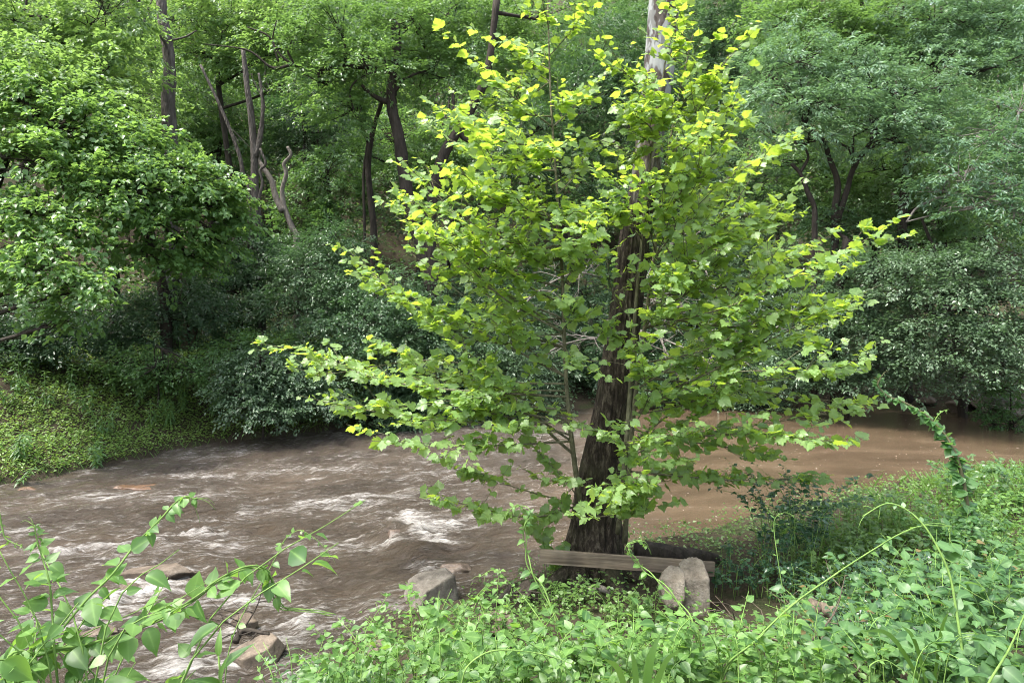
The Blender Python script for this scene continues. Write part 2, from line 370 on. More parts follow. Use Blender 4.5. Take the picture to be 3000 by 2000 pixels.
def ground(x, y):
    x = np.asarray(x, float); y = np.asarray(y, float)
    df = dfar(x, y); dn = dnear(x, y)
    n1 = fbm(x * .35, y * .35, 3) - .5; n2 = fbm(x * 1.7, y * 1.7, 5) - .5
    right = sst(x, 1, 8)
    zf = -0.5 + 0.62 * sst(df, -0.5, 0.25) + (0.42 - 0.14 * right) * np.clip(df, 0, 4.5) * (1 + .3 * n1) + 0.10 * np.clip(df - 4.5, 0, 4) + 0.66 * np.clip(df - 8, 0, 75) + 1.6 * n1 * sst(df, 6, 14) + 0.22 * n2 * sst(df, 0, 1.5)
    shore = -0.5 + 0.62 * sst(dn, -0.5, 0.3) + 0.05 * np.clip(dn, 0, 1) + 0.55 * np.clip(dn - 1.0, 0, 50)
    prof = np.interp(y, [-20, 0, 2, 3, 4, 5.2, 6.5, 8, 9.5, 14], [2.6, 2.55, 2.35, 2.0, 1.6, 1.1, .62, .32, .2, .2]) + .05 * np.clip(x - 2, 0, 12) * sst(y, 3, 7)
    zn = np.minimum(shore, prof) + 0.10 * n2 * sst(dn, .1, 1)
    return np.where(df > -0.6, np.where(dn > -0.6, np.maximum(zf, zn), zf), np.where(dn > -0.6, zn, -0.5))

def gz(x, y): return float(ground(np.array([x]), np.array([y]))[0])

def graded(a, b, c0, c1, fine, coarse):
    core = list(np.arange(c0, c1, fine)); v = c0; s = fine; lo = []
    while v > a:
        s = min(s * 1.12, coarse); v -= s; lo.append(v)
    v = core[-1]; s = fine; hi = []
    while v < b:
        s = min(s * 1.12, coarse); v += s; hi.append(v)
    return np.array(lo[::-1] + core + hi)

def grid_faces(nx, ny):
    i = np.arange(nx - 1)[:, None] * ny + np.arange(ny - 1)[None, :]
    return np.stack([i, i + ny, i + ny + 1, i + 1], -1).reshape(-1, 4)

gx = graded(-160, 160, -14, 15, 0.16, 6); gy = graded(-60, 220, 0, 24, 0.16, 6)
X, Y = np.meshgrid(gx, gy, indexing='ij')
Z = ground(X, Y)
mesh_obj("ground", new_mesh("ground", np.stack([X, Y, Z], -1).reshape(-1, 3), grid_faces(len(gx), len(gy)), M["soil"], smooth=True), kind="structure")

# ------------------------------------------------------------------ river
foam_spots = [  # px, py, half length along the flow, half width, strength (photograph pixels give the place on the water)
    (1190, 1520, .35, .22, 1.0), (1215, 1570, .45, .22, 1.0), (1290, 1590, .55, .20, .8), (1370, 1560, .5, .12, .55), (1130, 1610, .5, .12, .5), (1260, 1545, .7, .2, .7),
    (850, 1385, 1.3, .30, .3), (1030, 1378, .5, .25, .5), (700, 1400, 1.6, .5, .2), (1000, 1480, .9, .2, .4), (1100, 1460, .9, .15, .45),
    (330, 1465, .35, .12, .8), (200, 1620, .8, .14, .5), (330, 1610, .8, .16, .5), (460, 1590, .8, .14, .4), (560, 1575, .6, .12, .55), (760, 1570, .8, .2, .4),
    (420, 1705, .35, .16, 1.0), (360, 1760, .45, .16, .9), (290, 1800, .4, .14, .9), (520, 1690, .3, .10, .8), (250, 1850, .4, .2, .7), (470, 1740, .4, .16, .7),
    (880, 1830, .35, .16, .75), (780, 1770, .5, .2, .55), (600, 1880, .6, .3, .5), (560, 1960, .5, .25, .6), (840, 1880, .3, .12, .8), (150, 1470, 1.5, .3, .25), (60, 1560, 1.2, .2, .3),
    (500, 1400, 1.2, .3, .2), (1240, 1670, .3, .08, .5), (1100, 1740, .5, .12, .4), (980, 1640, .9, .2, .3)]
wx = graded(-24, 40, -9, 5, 0.045, 0.6); wy = graded(-20, 30, 6.0, 15, 0.045, 0.5)
X, Y = np.meshgrid(wx, wy, indexing='ij')
nf, nn = far_y(X), near_y(X)
# flow coordinates: t across, s along a line that follows both banks
mid_x = np.linspace(-24, 40, 400); mid_y = .5 * (far_y(mid_x) + near_y(mid_x)); mid_s = np.concatenate(([0], np.cumsum(np.hypot(np.diff(mid_x), np.diff(mid_y)))))
slope = (np.interp(X + 1, mid_x, mid_y) - np.interp(X - 1, mid_x, mid_y)) / 2
slope = np.clip(slope, -.2, .85) * 0.55
T = (Y - np.interp(X, mid_x, np.cumsum(np.concatenate(([0], np.diff(mid_x) * np.clip((np.diff(mid_y) / np.diff(mid_x)), -.2, .85) * .55)))))
S = X * 1.05 + Y * .22
S = S + .5 * (fbm(X * .4, Y * .4, 31) - .5); T = T + .7 * (fbm(X * .3, Y * .3, 32) - .5)
rapid = sst(-X + .25 * (Y - 10), -3.2, 2.2) * sst(Y, 4, 7)
rapid = np.clip(rapid * (0.65 + .7 * fbm(S * .3, T * .7, 8)), 0, 1)
r1 = 1 - np.abs(2 * fbm(S * .55, T * 2.0, 11, 3) - 1)
r2 = 1 - np.abs(2 * fbm(S * 1.6, T * 4.6, 12, 3) - 1)
r3 = fbm(S * 3.6, T * 10.0, 13, 3)
Zw = rapid * (0.13 * (r1 - .6) + .11 * (r2 - .6) + .075 * (r3 - .5)) + 0.012 * (fbm(S * 1.2, T * 3.2, 14) - .5) * (1 - rapid)
foam = rapid * (0.12 + 0.06 * sst(r1, .75, 1.0) * sst(r2, .5, .95) + .10 * sst(r2, .8, 1.0) + .45 * (fbm(S * .5, T * 1.3, 19, 3) - .44))
for (px, py, la, lb, k) in foam_spots:
    cx, cy_ = wpt(px, py)
    dx, dy = X - cx, Y - cy_
    ca, sa = math.cos(.2), math.sin(.2)
    u = (dx * ca + dy * sa) / (la * .9); v = (-dx * sa + dy * ca) / (lb * 1.15)
    wob = .75 + .6 * fbm(S * 2.2, T * 5, 21, 3)
    g = np.exp(-(u * u + v * v)) * wob * (.55 + .6 * sst(r2, .4, .95))
    foam += .46 * k * g * (.6 + .5 * k)
    Zw += .07 * k * g * (r2 + r3 - .8)
# stones just below the surface lift and part the flow
for (px, py, rx, ry, h) in [(1165, 1575, .42, .30, .16), (1215, 1620, .4, .22, .12), (410, 1425, 1.2, .35, .05), (560, 1500, 1.0, .4, .08), (900, 1560, 1.2, .4, .07), (820, 1660, .9, .25, .06)]:
    cx, cy_ = wpt(px, py)
    g = np.exp(-(((X - cx) / rx) ** 2 + ((Y - cy_) / ry) ** 2))
    Zw += h * g; foam -= .35 * g
Vw = np.stack([X, Y, Zw], -1).reshape(-1, 3)
keep = ((X < far_y(X) * 0 + 60)).reshape(-1)
F = grid_faces(len(wx), len(wy))
inside = ((Y < nf + 1.2) & (Y > nn - 1.2)).reshape(-1)
F = F[inside[F].any(1)]
used = np.unique(F); remap = np.full(len(Vw), -1); remap[used] = np.arange(len(used))
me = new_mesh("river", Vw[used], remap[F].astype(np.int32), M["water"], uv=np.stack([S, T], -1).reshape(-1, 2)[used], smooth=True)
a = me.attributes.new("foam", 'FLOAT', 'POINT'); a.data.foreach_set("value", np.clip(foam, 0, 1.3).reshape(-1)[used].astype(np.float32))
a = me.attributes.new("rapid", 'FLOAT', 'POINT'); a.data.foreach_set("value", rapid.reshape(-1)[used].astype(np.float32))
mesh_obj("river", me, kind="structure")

# ------------------------------------------------------------------ geometry builders
def catmull(P, n):
    P = np.asarray(P, float)
    if len(P) == 2: return P[0] + (P[1] - P[0]) * np.linspace(0, 1, n)[:, None]
    Q = np.vstack([2 * P[0] - P[1], P, 2 * P[-1] - P[-2]])
    u = np.linspace(0, len(P) - 1 - 1e-6, n); i = u.astype(int); t = (u - i)[:, None]
    p0, p1, p2, p3 = Q[i], Q[i + 1], Q[i + 2], Q[i + 3]
    return .5 * (2 * p1 + (p2 - p0) * t + (2 * p0 - 5 * p1 + 4 * p2 - p3) * t ** 2 + (3 * p1 - p0 - 3 * p2 + p3) * t ** 3)

class Tubes:
    def __init__(s): s.V = []; s.F = []; s.n = 0
    def add(s, P, r0, r1=None, seg=6, rough=0.0, seed=0, steps=None, radii=None, lobes=0.0):
        P = catmull(P, steps) if steps else np.asarray(P, float)
        n = len(P); r = np.asarray(radii, float) if radii is not None else np.linspace(r0, r1 if r1 is not None else r0, n)
        t = norm(np.gradient(P, axis=0)); ref = np.array([1., 0.13, 0.05]) if abs(t[0][2]) > .7 else np.array([0.05, .1, 1.])
        a = norm(np.cross(t, ref)); b = np.cross(t, a)
        th = np.arange(seg) * 2 * np.pi / seg
        R = np.repeat(r[:, None], seg, 1)
        if rough:
            k = np.arange(n)[:, None]
            R = R * (1 + rough * (vn(np.cos(th)[None] * 2.2 + k * .33 + seed, np.sin(th)[None] * 2.2 + seed * 3.1, seed) - .5) * 2)
        if lobes:
            R = R * (1 + lobes * (np.sin(th * 5 + seed)[None] * .6 + np.sin(th * 3 + 1.3)[None] * .6) * np.clip(1 - np.linspace(0, 1, n) * 6, 0, 1)[:, None])
        V = P[:, None] + R[..., None] * (np.cos(th)[None, :, None] * a[:, None] + np.sin(th)[None, :, None] * b[:, None])
        i = np.arange(n - 1)[:, None] * seg; j = np.arange(seg)[None]; j2 = (j + 1) % seg
        F = np.stack([i + j, i + j2, i + seg + j2, i + seg + j], -1).reshape(-1, 4) + s.n
        tip = np.array([[P[0]], [P[-1]]]).reshape(2, 3)
        s.V.append(V.reshape(-1, 3)); s.F.append(F); s.n += n * seg
        s.V.append(tip)
        c0, c1 = s.n, s.n + 1; base = s.n - n * seg; s.n += 2
        q = np.arange(seg); q2 = (q + 1) % seg
        s.F.append(np.stack([base + q2, base + q, np.full(seg, c0), np.full(seg, c0)], -1)); e = base + (n - 1) * seg
        s.F.append(np.stack([e + q, e + q2, np.full(seg, c1), np.full(seg, c1)], -1))
        return P
    def obj(s, name, mat, parent=None, origin=(0, 0, 0), **kw):
        V = np.vstack(s.V) - np.asarray(origin); F = np.vstack(s.F)
        tri = F[:, 2] == F[:, 3]
        faces = [list(map(int, f[:3])) if t else list(map(int, f)) for f, t in zip(F, tri)]
        return mesh_obj(name, new_mesh(name, V, faces, mat, smooth=True), parent, **kw)

# leaf templates: (verts (side, along, up), faces, vein weights)
def tpl_rhomb(w=.28, up=.07):
    return np.array([(0, 0, 0), (w, .45, up), (0, 1, -.10), (-w, .45, up)], float), np.array([(0, 1, 2), (0, 2, 3)]), np.array([1, 0, 1, 0.])
def tpl_point(w=.34, up=.10, droop=.15):
    V = [(0, 0, 0), (w, .28, up), (w * .78, .62, up * .6), (0, 1, -droop), (-w * .78, .62, up * .6), (-w, .28, up)]
    return np.array(V, float), np.array([(0, 1, 2), (0, 2, 3), (0, 3, 4), (0, 4, 5)]), np.array([1, 0, 0, 1, 0, 0.])
def tpl_ovate(w=.34, fold=.10, droop=.22, wav=.02, narrow=1.0, seed=0):
    ys = np.array([0, .10, .25, .45, .66, .85, 1.0]); ws = np.array([0, .55, .95, 1.0, .72, .32, 0]) * w * narrow
    r = np.random.default_rng(seed); V = []; ve = []
    for i, (yy, ww) in enumerate(zip(ys, ws)):
        z = -droop * yy * yy + .05 * yy
        V.append((0, yy, z)); ve.append(1)
        if 0 < i < 6:
            for s in (-1, 1):
                V.append((s * ww * .98, yy - .02, z + fold * ww / w + r.normal(0, wav))); ve.append(0)
    F = []
    idx = lambda i, k: 0 if i == 0 else (1 + 5 * 3 if i == 6 else 1 + (i - 1) * 3 + k)
    for i in range(6):
        for k, fl in ((1, True), (2, False)):
            a, b = idx(i, 0), idx(i + 1, 0)
            c, d = (None if i == 0 else idx(i, k)), (None if i == 5 else idx(i + 1, k))
            f = [x for x in (a, b, d, c) if x is not None]
            F += [tuple(f[::-1] if fl else f)] if len(f) == 3 else [tuple((f[0], f[1], f[2]))[::-1 if fl else 1], tuple((f[0], f[2], f[3]))[::-1 if fl else 1]]
    return np.array(V, float), np.array(F), np.array(ve, float)
def tpl_sycamore(seed=0):
    r = np.random.default_rng(seed)
    # half outline of a broad lobed leaf with toothed edges, base at the stalk
    half = [(.0, .06), (.16, -.02), (.34, .03), (.52, .16), (.46, .26), (.62, .40), (.50, .42), (.52, .56), (.36, .58), (.33, .66), (.27, .80), (.17, .82), (.10, .94)]
    vh = [.4, 0, .1, 1, .2, .9, .2, .3, 0, .1, .25, .1, .3]
    out = [(x, y) for x, y in half] + [(0, 1.05)] + [(-x, y) for x, y in half[::-1][:-1]]
    ve = vh + [1] + vh[::-1][:-1]
    cup = r.uniform(-.06, .10); V = [(0, .30, 0)]; vein = [1.0]
    for (x, y), v in zip(out, ve):
        x *= r.uniform(.93, 1.07); y += r.normal(0, .012)
        z = cup * (abs(x) * 2) - .16 * max(0, y - .3) ** 1.5 - .10 * max(0, abs(x) - .3) + r.normal(0, .018) + (.06 if v < .15 else 0)
        V.append((x, y, z)); vein.append(v)
    n = len(out)
    F = [(0, 1 + i, 1 + (i + 1) % n) for i in range(n)]
    return np.array(V, float), np.array(F)[:, ::-1], np.array(vein)
def tpl_blade(w=.05):
    V = []; 
    for i, t in enumerate((0, .35, .7)):
        for s in (-1, 1): V.append((s * w * (1 - t * .5), t, -.35 * t * t))
    V.append((0, 1, -.42))
    return np.array(V, float), np.array([(0, 1, 3), (0, 3, 2), (2, 3, 5), (2, 5, 4), (4, 5, 6)]), np.zeros(7)
T_RH, T_PT = tpl_rhomb(), tpl_point()
T_RHN = tpl_rhomb(.17)
T_HEART = tpl_point(.42, .12, .2)
OV = [tpl_ovate(.33, .10, .25, .02, 1, 1), tpl_ovate(.36, .05, .1, .03, 1, 2), tpl_ovate(.31, .14, .4, .02, 1, 3), tpl_ovate(.35, .02, -.05, .03, 1, 4)]
LANCE = [tpl_ovate(.17, .05, .35, .01, 1, 5), tpl_ovate(.15, .07, .55, .01, 1, 6)]
SY = [tpl_sycamore(i) for i in range(6)]
T_BL = tpl_blade()

def frames(D, Nn):
    D = norm(D); Xs = norm(np.cross(D, Nn)); Nz = np.cross(Xs, D)
    return Xs, D, Nz

def leaves_mesh(name, tpl, P, D, Nn, S, tint, mat, origin=(0, 0, 0), smooth=False):
    tv, tf, tve = tpl
    Xs, Ds, Nz = frames(D, Nn)
    S = np.asarray(S)[:, None, None]
    V = P[:, None] + S * (tv[None, :, 0:1] * Xs[:, None] + tv[None, :, 1:2] * Ds[:, None] + tv[None, :, 2:3] * Nz[:, None])
    V = V.reshape(-1, 3) - np.asarray(origin)
    F = (tf[None] + (np.arange(len(P)) * len(tv))[:, None, None]).reshape(-1, 3)
    return new_mesh(name, V, F, mat, tint=np.repeat(tint, len(tv)), vein=np.tile(tve, len(P)) , smooth=smooth)

_leafmesh = {}
def leaf_template_mesh(key, tpl, mat):
    if key not in _leafmesh:
        tv, tf, tve = tpl
        _leafmesh[key] = new_mesh("leaf", tv, tf, mat, tint=np.full(len(tv), [.05, .68, .4, .72, .2, .6][key[1] % 6]), vein=tve, smooth=True)
    return _leafmesh[key]

def leaf_objects(parent, key, tpls, mat, P, D, Nn, S, rng, name="leaf"):
    Xs, Ds, Nz = frames(D, Nn)
    loc = np.array(parent.location)
    for i in range(len(P)):
        k = int(rng.integers(len(tpls)))
        o = bpy.data.objects.new(name, leaf_template_mesh((key, k), tpls[k], mat))
        COL.objects.link(o); o.parent = parent
        s = float(S[i]); a, b, c, p = Xs[i] * s, Ds[i] * s, Nz[i] * s, P[i] - loc
        o.matrix_basis = Matrix(((a[0], b[0], c[0], p[0]), (a[1], b[1], c[1], p[1]), (a[2], b[2], c[2], p[2]), (0, 0, 0, 1)))

CAM = np.array([0, 0, HC])
def leaves_split(parent, key, tpls, mat, P, D, Nn, S, tint, rng, nmax=300, small=None):
    """the leaves that show largest as parts, the remainder as one foliage part"""
    d = np.linalg.norm(P - CAM, axis=1)
    px = P[:, 0] / P[:, 1] * 2000 + 1500; py = 850 - (P[:, 2] - HC) / P[:, 1] * 2000
    vis = (px > -20) & (px < 3020) & (py > -20) & (py < 2020) & (P[:, 1] > .5)
    score = np.where(vis, S / d, 0)
    order = np.argsort(-score); big = order[:nmax]; big = big[score[big] > 0]; rest = np.setdiff1d(np.arange(len(P)), big)
    leaf_objects(parent, key, tpls, mat, P[big], D[big], Nn[big], S[big], rng)
    if len(rest):
        o = mesh_obj("foliage", leaves_mesh("foliage", small or tpls[0], P[rest], D[rest], Nn[rest], S[rest], tint[rest], mat, parent.location, smooth=True), parent, kind="stuff")

# ------------------------------------------------------------------ forest foliage
def crown_leaves(rng, blobs, leaf, lai=2.6, R=.45, n=26, droop=.35, flat=.55, up=-.5, rad=(.55, 1.0), spread=.7, upn=.55):
    """blobs: world ellipsoids (cx,cy,cz,rx,ry,rz) filled with twig sprays. Returns leaf arrays and the spray centres"""
    PP, DD, NN, SS, TT, SP = [], [], [], [], [], []
    for (cx, cy_, cz, rx, ry, rz) in blobs:
        rx, ry, rz = rx * 1.1, ry * 1.1, rz * 1.12
        m = max(6, int(1.3 * lai * math.pi * rx * rz / (n * leaf * leaf * .32)))
        d = norm(rng.normal(size=(m * 3, 3)))
        d = d[(d[:, 2] > up) | (rng.random(len(d)) < .2)]
        d = d[(d[:, 1] < .45) | (rng.random(len(d)) < .5)][:m]; m = len(d)
        nz = fbm(d[:, 0] * 2.3 + cx * 3.1 + d[:, 1], d[:, 2] * 2.3 + cz * 1.7 - d[:, 1], 7, 3)
        rr = rng.uniform(rad[0] ** 2, rad[1] ** 2, m) ** .5 * (.62 + .78 * nz)
        C = np.array([cx, cy_, cz]) + d * rr[:, None] * np.array([rx, ry, rz])
        out = d * np.array([1, 1, .35]) + rng.normal(0, .25, (m, 3)); out[:, 2] -= .12; out = norm(out)
        side = norm(np.cross(out, np.array([0, 0, 1.]) + rng.normal(0, .28, (m, 3))))
        nrm = np.cross(side, out)
        Rm = R * rng.uniform(.6, 1.25, m)
        t = rng.random((m, n)) ** .8
        sg = np.where(rng.random((m, n)) < .5, -1., 1.)
        lat = sg * rng.random((m, n)) ** 1.2 * (1.05 - t) * spread
        pos = C[:, None] + out[:, None] * ((t * 2 - 1) * Rm[:, None])[..., None] + side[:, None] * (lat * Rm[:, None])[..., None]
        pos += np.array([0, 0, -1.]) * ((t ** 2 + .7 * np.abs(lat)) * Rm[:, None] * droop * rng.uniform(.5, 1.3, (m, 1)))[..., None]
        pos += nrm[:, None] * rng.normal(0, .10, (m, n, 1)) * Rm[:, None, None]
        ang = sg * rng.uniform(.25, 1.2, (m, n))
        dr = out[:, None] * np.cos(ang)[..., None] + side[:, None] * np.sin(ang)[..., None]
        dr = dr + np.array([0, 0, -1.]) * rng.uniform(.05, .75, (m, n, 1)) * (droop + .25) + rng.normal(0, .2, (m, n, 3))
        nn_ = nrm[:, None] * upn + np.array([0, 0, .5]) + rng.normal(0, .33, (m, n, 3))
        PP.append(pos.reshape(-1, 3)); DD.append(dr.reshape(-1, 3)); NN.append(nn_.reshape(-1, 3))
        SS.append((leaf * rng.uniform(.65, 1.2, m * n))); TT.append(np.repeat(np.clip(rng.normal(.5, .2, m), 0, 1), n) * .6 + rng.random(m * n) * .4)
        SP.append(C)
    return np.concatenate(PP), np.concatenate(DD), np.concatenate(NN), np.concatenate(SS), np.concatenate(TT), SP

def blob(px, py, y, rx, ry, rd=None):
    c = at(px, py, y); wx_, wz_ = rx * y / 2000, ry * y / 2000
    return (c[0], c[1], c[2], wx_, rd or .85 * max(wx_, wz_), wz_)

_seed = [100]
def build_tree(name, label, cat, trunks, blobs, leafmat, leaf, bark="bark_dark", tpl=None, lai=2.6, limbs=True, group=None, parts=0, crown_name="crown", **kw):
    """trunks: list of (points world, r0, r1); blobs: world ellipsoids"""
    _seed[0] += 1; rng = np.random.default_rng(_seed[0])
    base = trunks[0][0][0] if trunks else np.array([blobs[0][0], blobs[0][1], gz(blobs[0][0], blobs[0][1])])
    o = thing(name, label, cat, base, group)
    allpts = []
    for k, (pts, r0, r1) in enumerate(trunks):
        tb = Tubes(); n = max(8, len(pts) * 5)
        P = tb.add(pts, r0, r1, 9 if r0 > .1 else 6, .18, _seed[0] + k, n)
        allpts.append(np.column_stack([P, np.linspace(r0, r1, n)]))
        tb.obj("trunk" if k == 0 or r0 > .07 else "limb", M[bark], o, base)
    if blobs:
        P, D, Nn, S, TT, SP = crown_leaves(rng, blobs, leaf, lai, **kw)
        if limbs and allpts:
            A = np.vstack(allpts); tb = Tubes()
            for bl, sp in zip(blobs, SP):
                c = np.array(bl[:3]); sc = np.linalg.norm(A[:, :3] - c, axis=1) + 1.2 * np.maximum(0, A[:, 2] - c[2] + .2 * np.linalg.norm(A[:, :2] - c[:2], axis=1))
                i = int(np.argmin(sc)); a = A[i]
                if np.linalg.norm(a[:3] - c) > 9: continue
                mid = (a[:3] + c) / 2 + rng.normal(0, .25, 3) + np.array([0, 0, .15])
                L = tb.add([a[:3], mid, c], min(a[3] * .8, .075), .03, 5, .1, i, 9)
                for q in rng.choice(len(sp), min(len(sp), 14), replace=False):
                    s0 = L[rng.integers(4, 9)]; e = sp[q]
                    tb.add([s0, (s0 + e) / 2 + rng.normal(0, .1, 3), e], .018, .006, 4, 0, 0, 5)
            if tb.n: tb.obj("branches", M[bark], o, base, kind="stuff")
        tpl = tpl or T_RH
        if parts:
            leaves_split(o, name + str(_seed[0]), [tpl], M[leafmat], P, D, Nn, S, TT, rng, parts)
        else:
            mesh_obj(crown_name, leaves_mesh(crown_name, tpl, P, D, Nn, S, TT, M[leafmat], base), o)
    return o

def foot(px, py, y):
    """a trunk foot on the ground under the photograph point"""
    p = at(px, py, y); p[2] = gz(p[0], p[1]) - .15; return p

def trunk(pts, y, r0, r1, ground_foot=True, dy=0.0):
    """photograph points from the foot upwards"""
    P = [at(px, py, y + dy * i / max(1, len(pts) - 1)) for i, (px, py) in enumerate(pts)]
    if ground_foot:
        f = P[0].copy(); g = gz(f[0], f[1]) - .2
        if f[2] > g + .1: P = [np.array([f[0], f[1], g])] + P
        else: P[0][2] = max(P[0][2], g) if len(P) > 1 and g < P[1][2] else P[0][2]
    return (P, r0, r1)

EXEC_FOREST = True
# ---- far bank trees
build_tree("redbud_tree", "bright green heart-leaved tree leaning over the left bank, drooping boughs largest at left edge", "tree",
    [trunk([(-120, 1000), (-60, 700), (20, 450), (110, 330)], 17.5, .28, .08), trunk([(-60, 700), (60, 650), (230, 590), (400, 560)], 17.5, .12, .04, False), ([at(-70, 520, 17.5), at(60, 430, 17), at(200, 310, 17.3)], .09, .03)],
    [blob(*b) for b in [(60, 300, 17.5, 150, 110), (230, 390, 18, 170, 110), (400, 440, 18.3, 140, 90), (540, 540, 18.5, 130, 90), (110, 480, 16.8, 170, 110), (320, 560, 17.2, 160, 100), (480, 660, 18, 120, 80), (640, 590, 19, 90, 80), (80, 640, 16, 150, 90), (230, 700, 16, 110, 75), (120, 790, 15, 120, 70), (240, 850, 15, 80, 75), (200, 940, 15, 45, 40), (40, 800, 15, 80, 80), (620, 700, 19, 80, 60), (700, 640, 19.3, 60, 50), (430, 760, 18, 90, 55), (560, 770, 19, 75, 45)]],
    "heart", .135, "bark_dark", T_HEART, 2.5, parts=290, R=.5, n=24, droop=.55)
build_tree("leafy_tree", "light yellow-green tree filling the upper left corner above the drooping heart-leaved boughs", "tree",
    [trunk([(60, 700), (75, 400), (95, 110), (150, 20)], 23, .2, .06), ([at(80, 110, 23), at(140, 40, 23), at(185, 0, 23)], .06, .03)],
    [blob(*b) for b in [(40, 60, 22, 170, 130), (180, 150, 22.5, 150, 120), (60, 200, 22, 150, 100), (20, 190, 18.5, 150, 100), (150, 250, 18.8, 150, 90), (270, 300, 19, 110, 70), (310, 40, 21, 150, 120), (330, 190, 20.5, 130, 110), (420, 300, 24, 110, 90), (200, 260, 23, 140, 90)]],
    "yellow", .135, "bark_dark", T_PT, 2.4)
build_tree("leafy_tree", "yellow-green tree behind the arching black limb at upper left", "tree",
    [trunk([(690, 620), (660, 400), (640, 250), (640, 130)], 29, .18, .07)],
    [blob(*b) for b in [(560, 60, 28, 120, 100), (680, 60, 28, 140, 110), (810, 60, 27.5, 130, 110), (600, 170, 28, 110, 80), (740, 190, 28, 110, 80), (880, 220, 27.5, 100, 90), (840, 130, 27, 120, 80), (520, 150, 29, 90, 80)]],
    "yellow", .14, "bark_dark", T_RH, 2.3)
build_tree("forked_tree", "dark double-trunked tree left of the sycamore with spreading crooked limbs", "tree",
    [trunk([(1268, 860), (1250, 780), (1217, 667), (1195, 570), (1180, 480), (1168, 400), (1150, 320), (1148, 250), (1162, 160), (1158, 60)], 22.5, .28, .13),
     trunk([(1268, 860), (1262, 760), (1258, 667), (1272, 560), (1300, 450), (1345, 380), (1395, 290), (1430, 200), (1455, 0)], 22.5, .24, .11, False),
     ([at(1340, 385, 22.5), at(1375, 412, 22.5), at(1412, 405, 22.4)], .11, .06),
     ([at(1140, 300, 22.5), at(1110, 290, 22.3), at(1080, 270, 22.2), at(1060, 250, 22)], .10, .05),
     ([at(1145, 280, 22.5), at(1175, 240, 22.4), at(1140, 205, 22.3), at(1125, 170, 22.3)], .07, .03),
     ([at(1150, 220, 22.4), at(1110, 210, 22.3), at(1060, 225, 22.2), at(1025, 268, 22), at(1045, 350, 22)], .045, .02),
     ([at(1215, 60, 24), at(1180, 0, 24)], .09, .06), ([at(1250, 150, 24), at(1215, 70, 24), at(1222, 0, 24)], .06, .04),
     ([at(1150, 200, 22.6), at(1000, 195, 22.4), at(920, 205, 22.3), at(860, 190, 22.2), at(800, 200, 22.1), at(740, 155, 22), at(690, 140, 22), (at(600, 130, 22))], .085, .015),
     ([at(880, 200, 22.3), at(830, 170, 22.2), at(800, 120, 22.2), at(810, 60, 22.2)], .05, .02), ([at(815, 180, 22.2), at(790, 110, 22.2), at(725, 80, 22.2)], .04, .02)],
    [blob(*b) for b in [(1000, 80, 22.5, 150, 120), (1070, 190, 22, 140, 100), (960, 250, 23, 120, 100), (1190, 90, 23.5, 130, 110), (1330, 60, 24, 150, 110), (1290, 230, 24, 120, 90), (1450, 140, 24.5, 140, 110), (1000, 340, 22.5, 90, 70), (1230, 180, 24, 110, 80), (900, 120, 22.5, 100, 80), (1600, 60, 25, 140, 110), (1530, 260, 25, 130, 110)]],
    "mid", .13, "bark_dark", T_RH, 2.3)
build_tree("slender_tree", "thin dark crooked tree standing just left of the double-trunked tree", "tree",
    [trunk([(1095, 700), (1088, 600), (1078, 500), (1085, 420), (1105, 340), (1118, 300)], 24.5, .14, .07), trunk([(1080, 420), (1050, 350), (1025, 290), (1020, 240)], 24.5, .07, .04, False), trunk([(1068, 660), (1065, 520), (1076, 420)], 24.5, .06, .05)],
    [blob(*b) for b in [(1040, 230, 25, 90, 70), (1120, 270, 25, 80, 60), (1000, 300, 25, 70, 60)]], "yellow", .13, "bark_dark", T_RH, 1.4)
# dead snags
def snag(name, label, trunks, bark="bark_snag", seed=1):
    base = trunks[0][0][0]; o = thing(name, label, "dead tree", base)
    for k, (pts, r0, r1) in enumerate(trunks):
        tb = Tubes(); tb.add(pts, r0, r1, 9 if r0 > .06 else 6, .22, seed + k, max(8, len(pts) * 5)); tb.obj("trunk" if k == 0 else "branch", M[bark if r0 < .5 else bark], o, base)
    return o
snag("dead_tree", "pale grey dead trunk standing in the leaves at upper left", [trunk([(500, 520), (495, 293), (497, 200), (488, 130), (478, 60), (472, -20)], 22.8, .24, .15), ([at(488, 130, 22.7), at(470, 100, 22.5), at(478, 62, 22.6)], .06, .03), ([at(412, 140, 22.8), at(425, 50, 22.8), at(455, -20, 22.8)], .045, .03), ([at(492, 120, 22.8), at(540, 110, 22.8), at(575, 90, 22.8)], .04, .02)], seed=4)
snag("dead_tree", "tall twisted grey snag with bare twigs in the gap left of centre", [
    trunk([(765, 790), (757, 667), (748, 560), (744, 450), (735, 340), (722, 240), (712, 145)], 24, .19, .08),
    trunk([(748, 460), (762, 400), (770, 320), (765, 260), (758, 215)], 24, .10, .04, False),
    trunk([(732, 570), (715, 520), (700, 450), (670, 370), (635, 290), (587, 191)], 24.6, .10, .045),
    ([at(758, 700, 23.7), at(752, 620, 23.7), at(768, 540, 23.7), at(762, 500, 23.7), at(778, 480, 23.7), at(762, 435, 23.7)], .06, .045),
    ([at(757, 790, 23.6), at(752, 720, 23.6), at(760, 760, 23.6)], .03, .03), ([at(765, 720, 23.8), at(798, 760, 23.6)], .035, .02),
    ([at(770, 290, 24), at(745, 240, 24), at(735, 215, 24)], .025, .01), ([at(765, 250, 24), at(790, 270, 24), at(775, 225, 24)], .02, .008), ([at(700, 420, 24.4), at(680, 380, 24.4), at(740, 440, 24.4)], .02, .01)], seed=9)
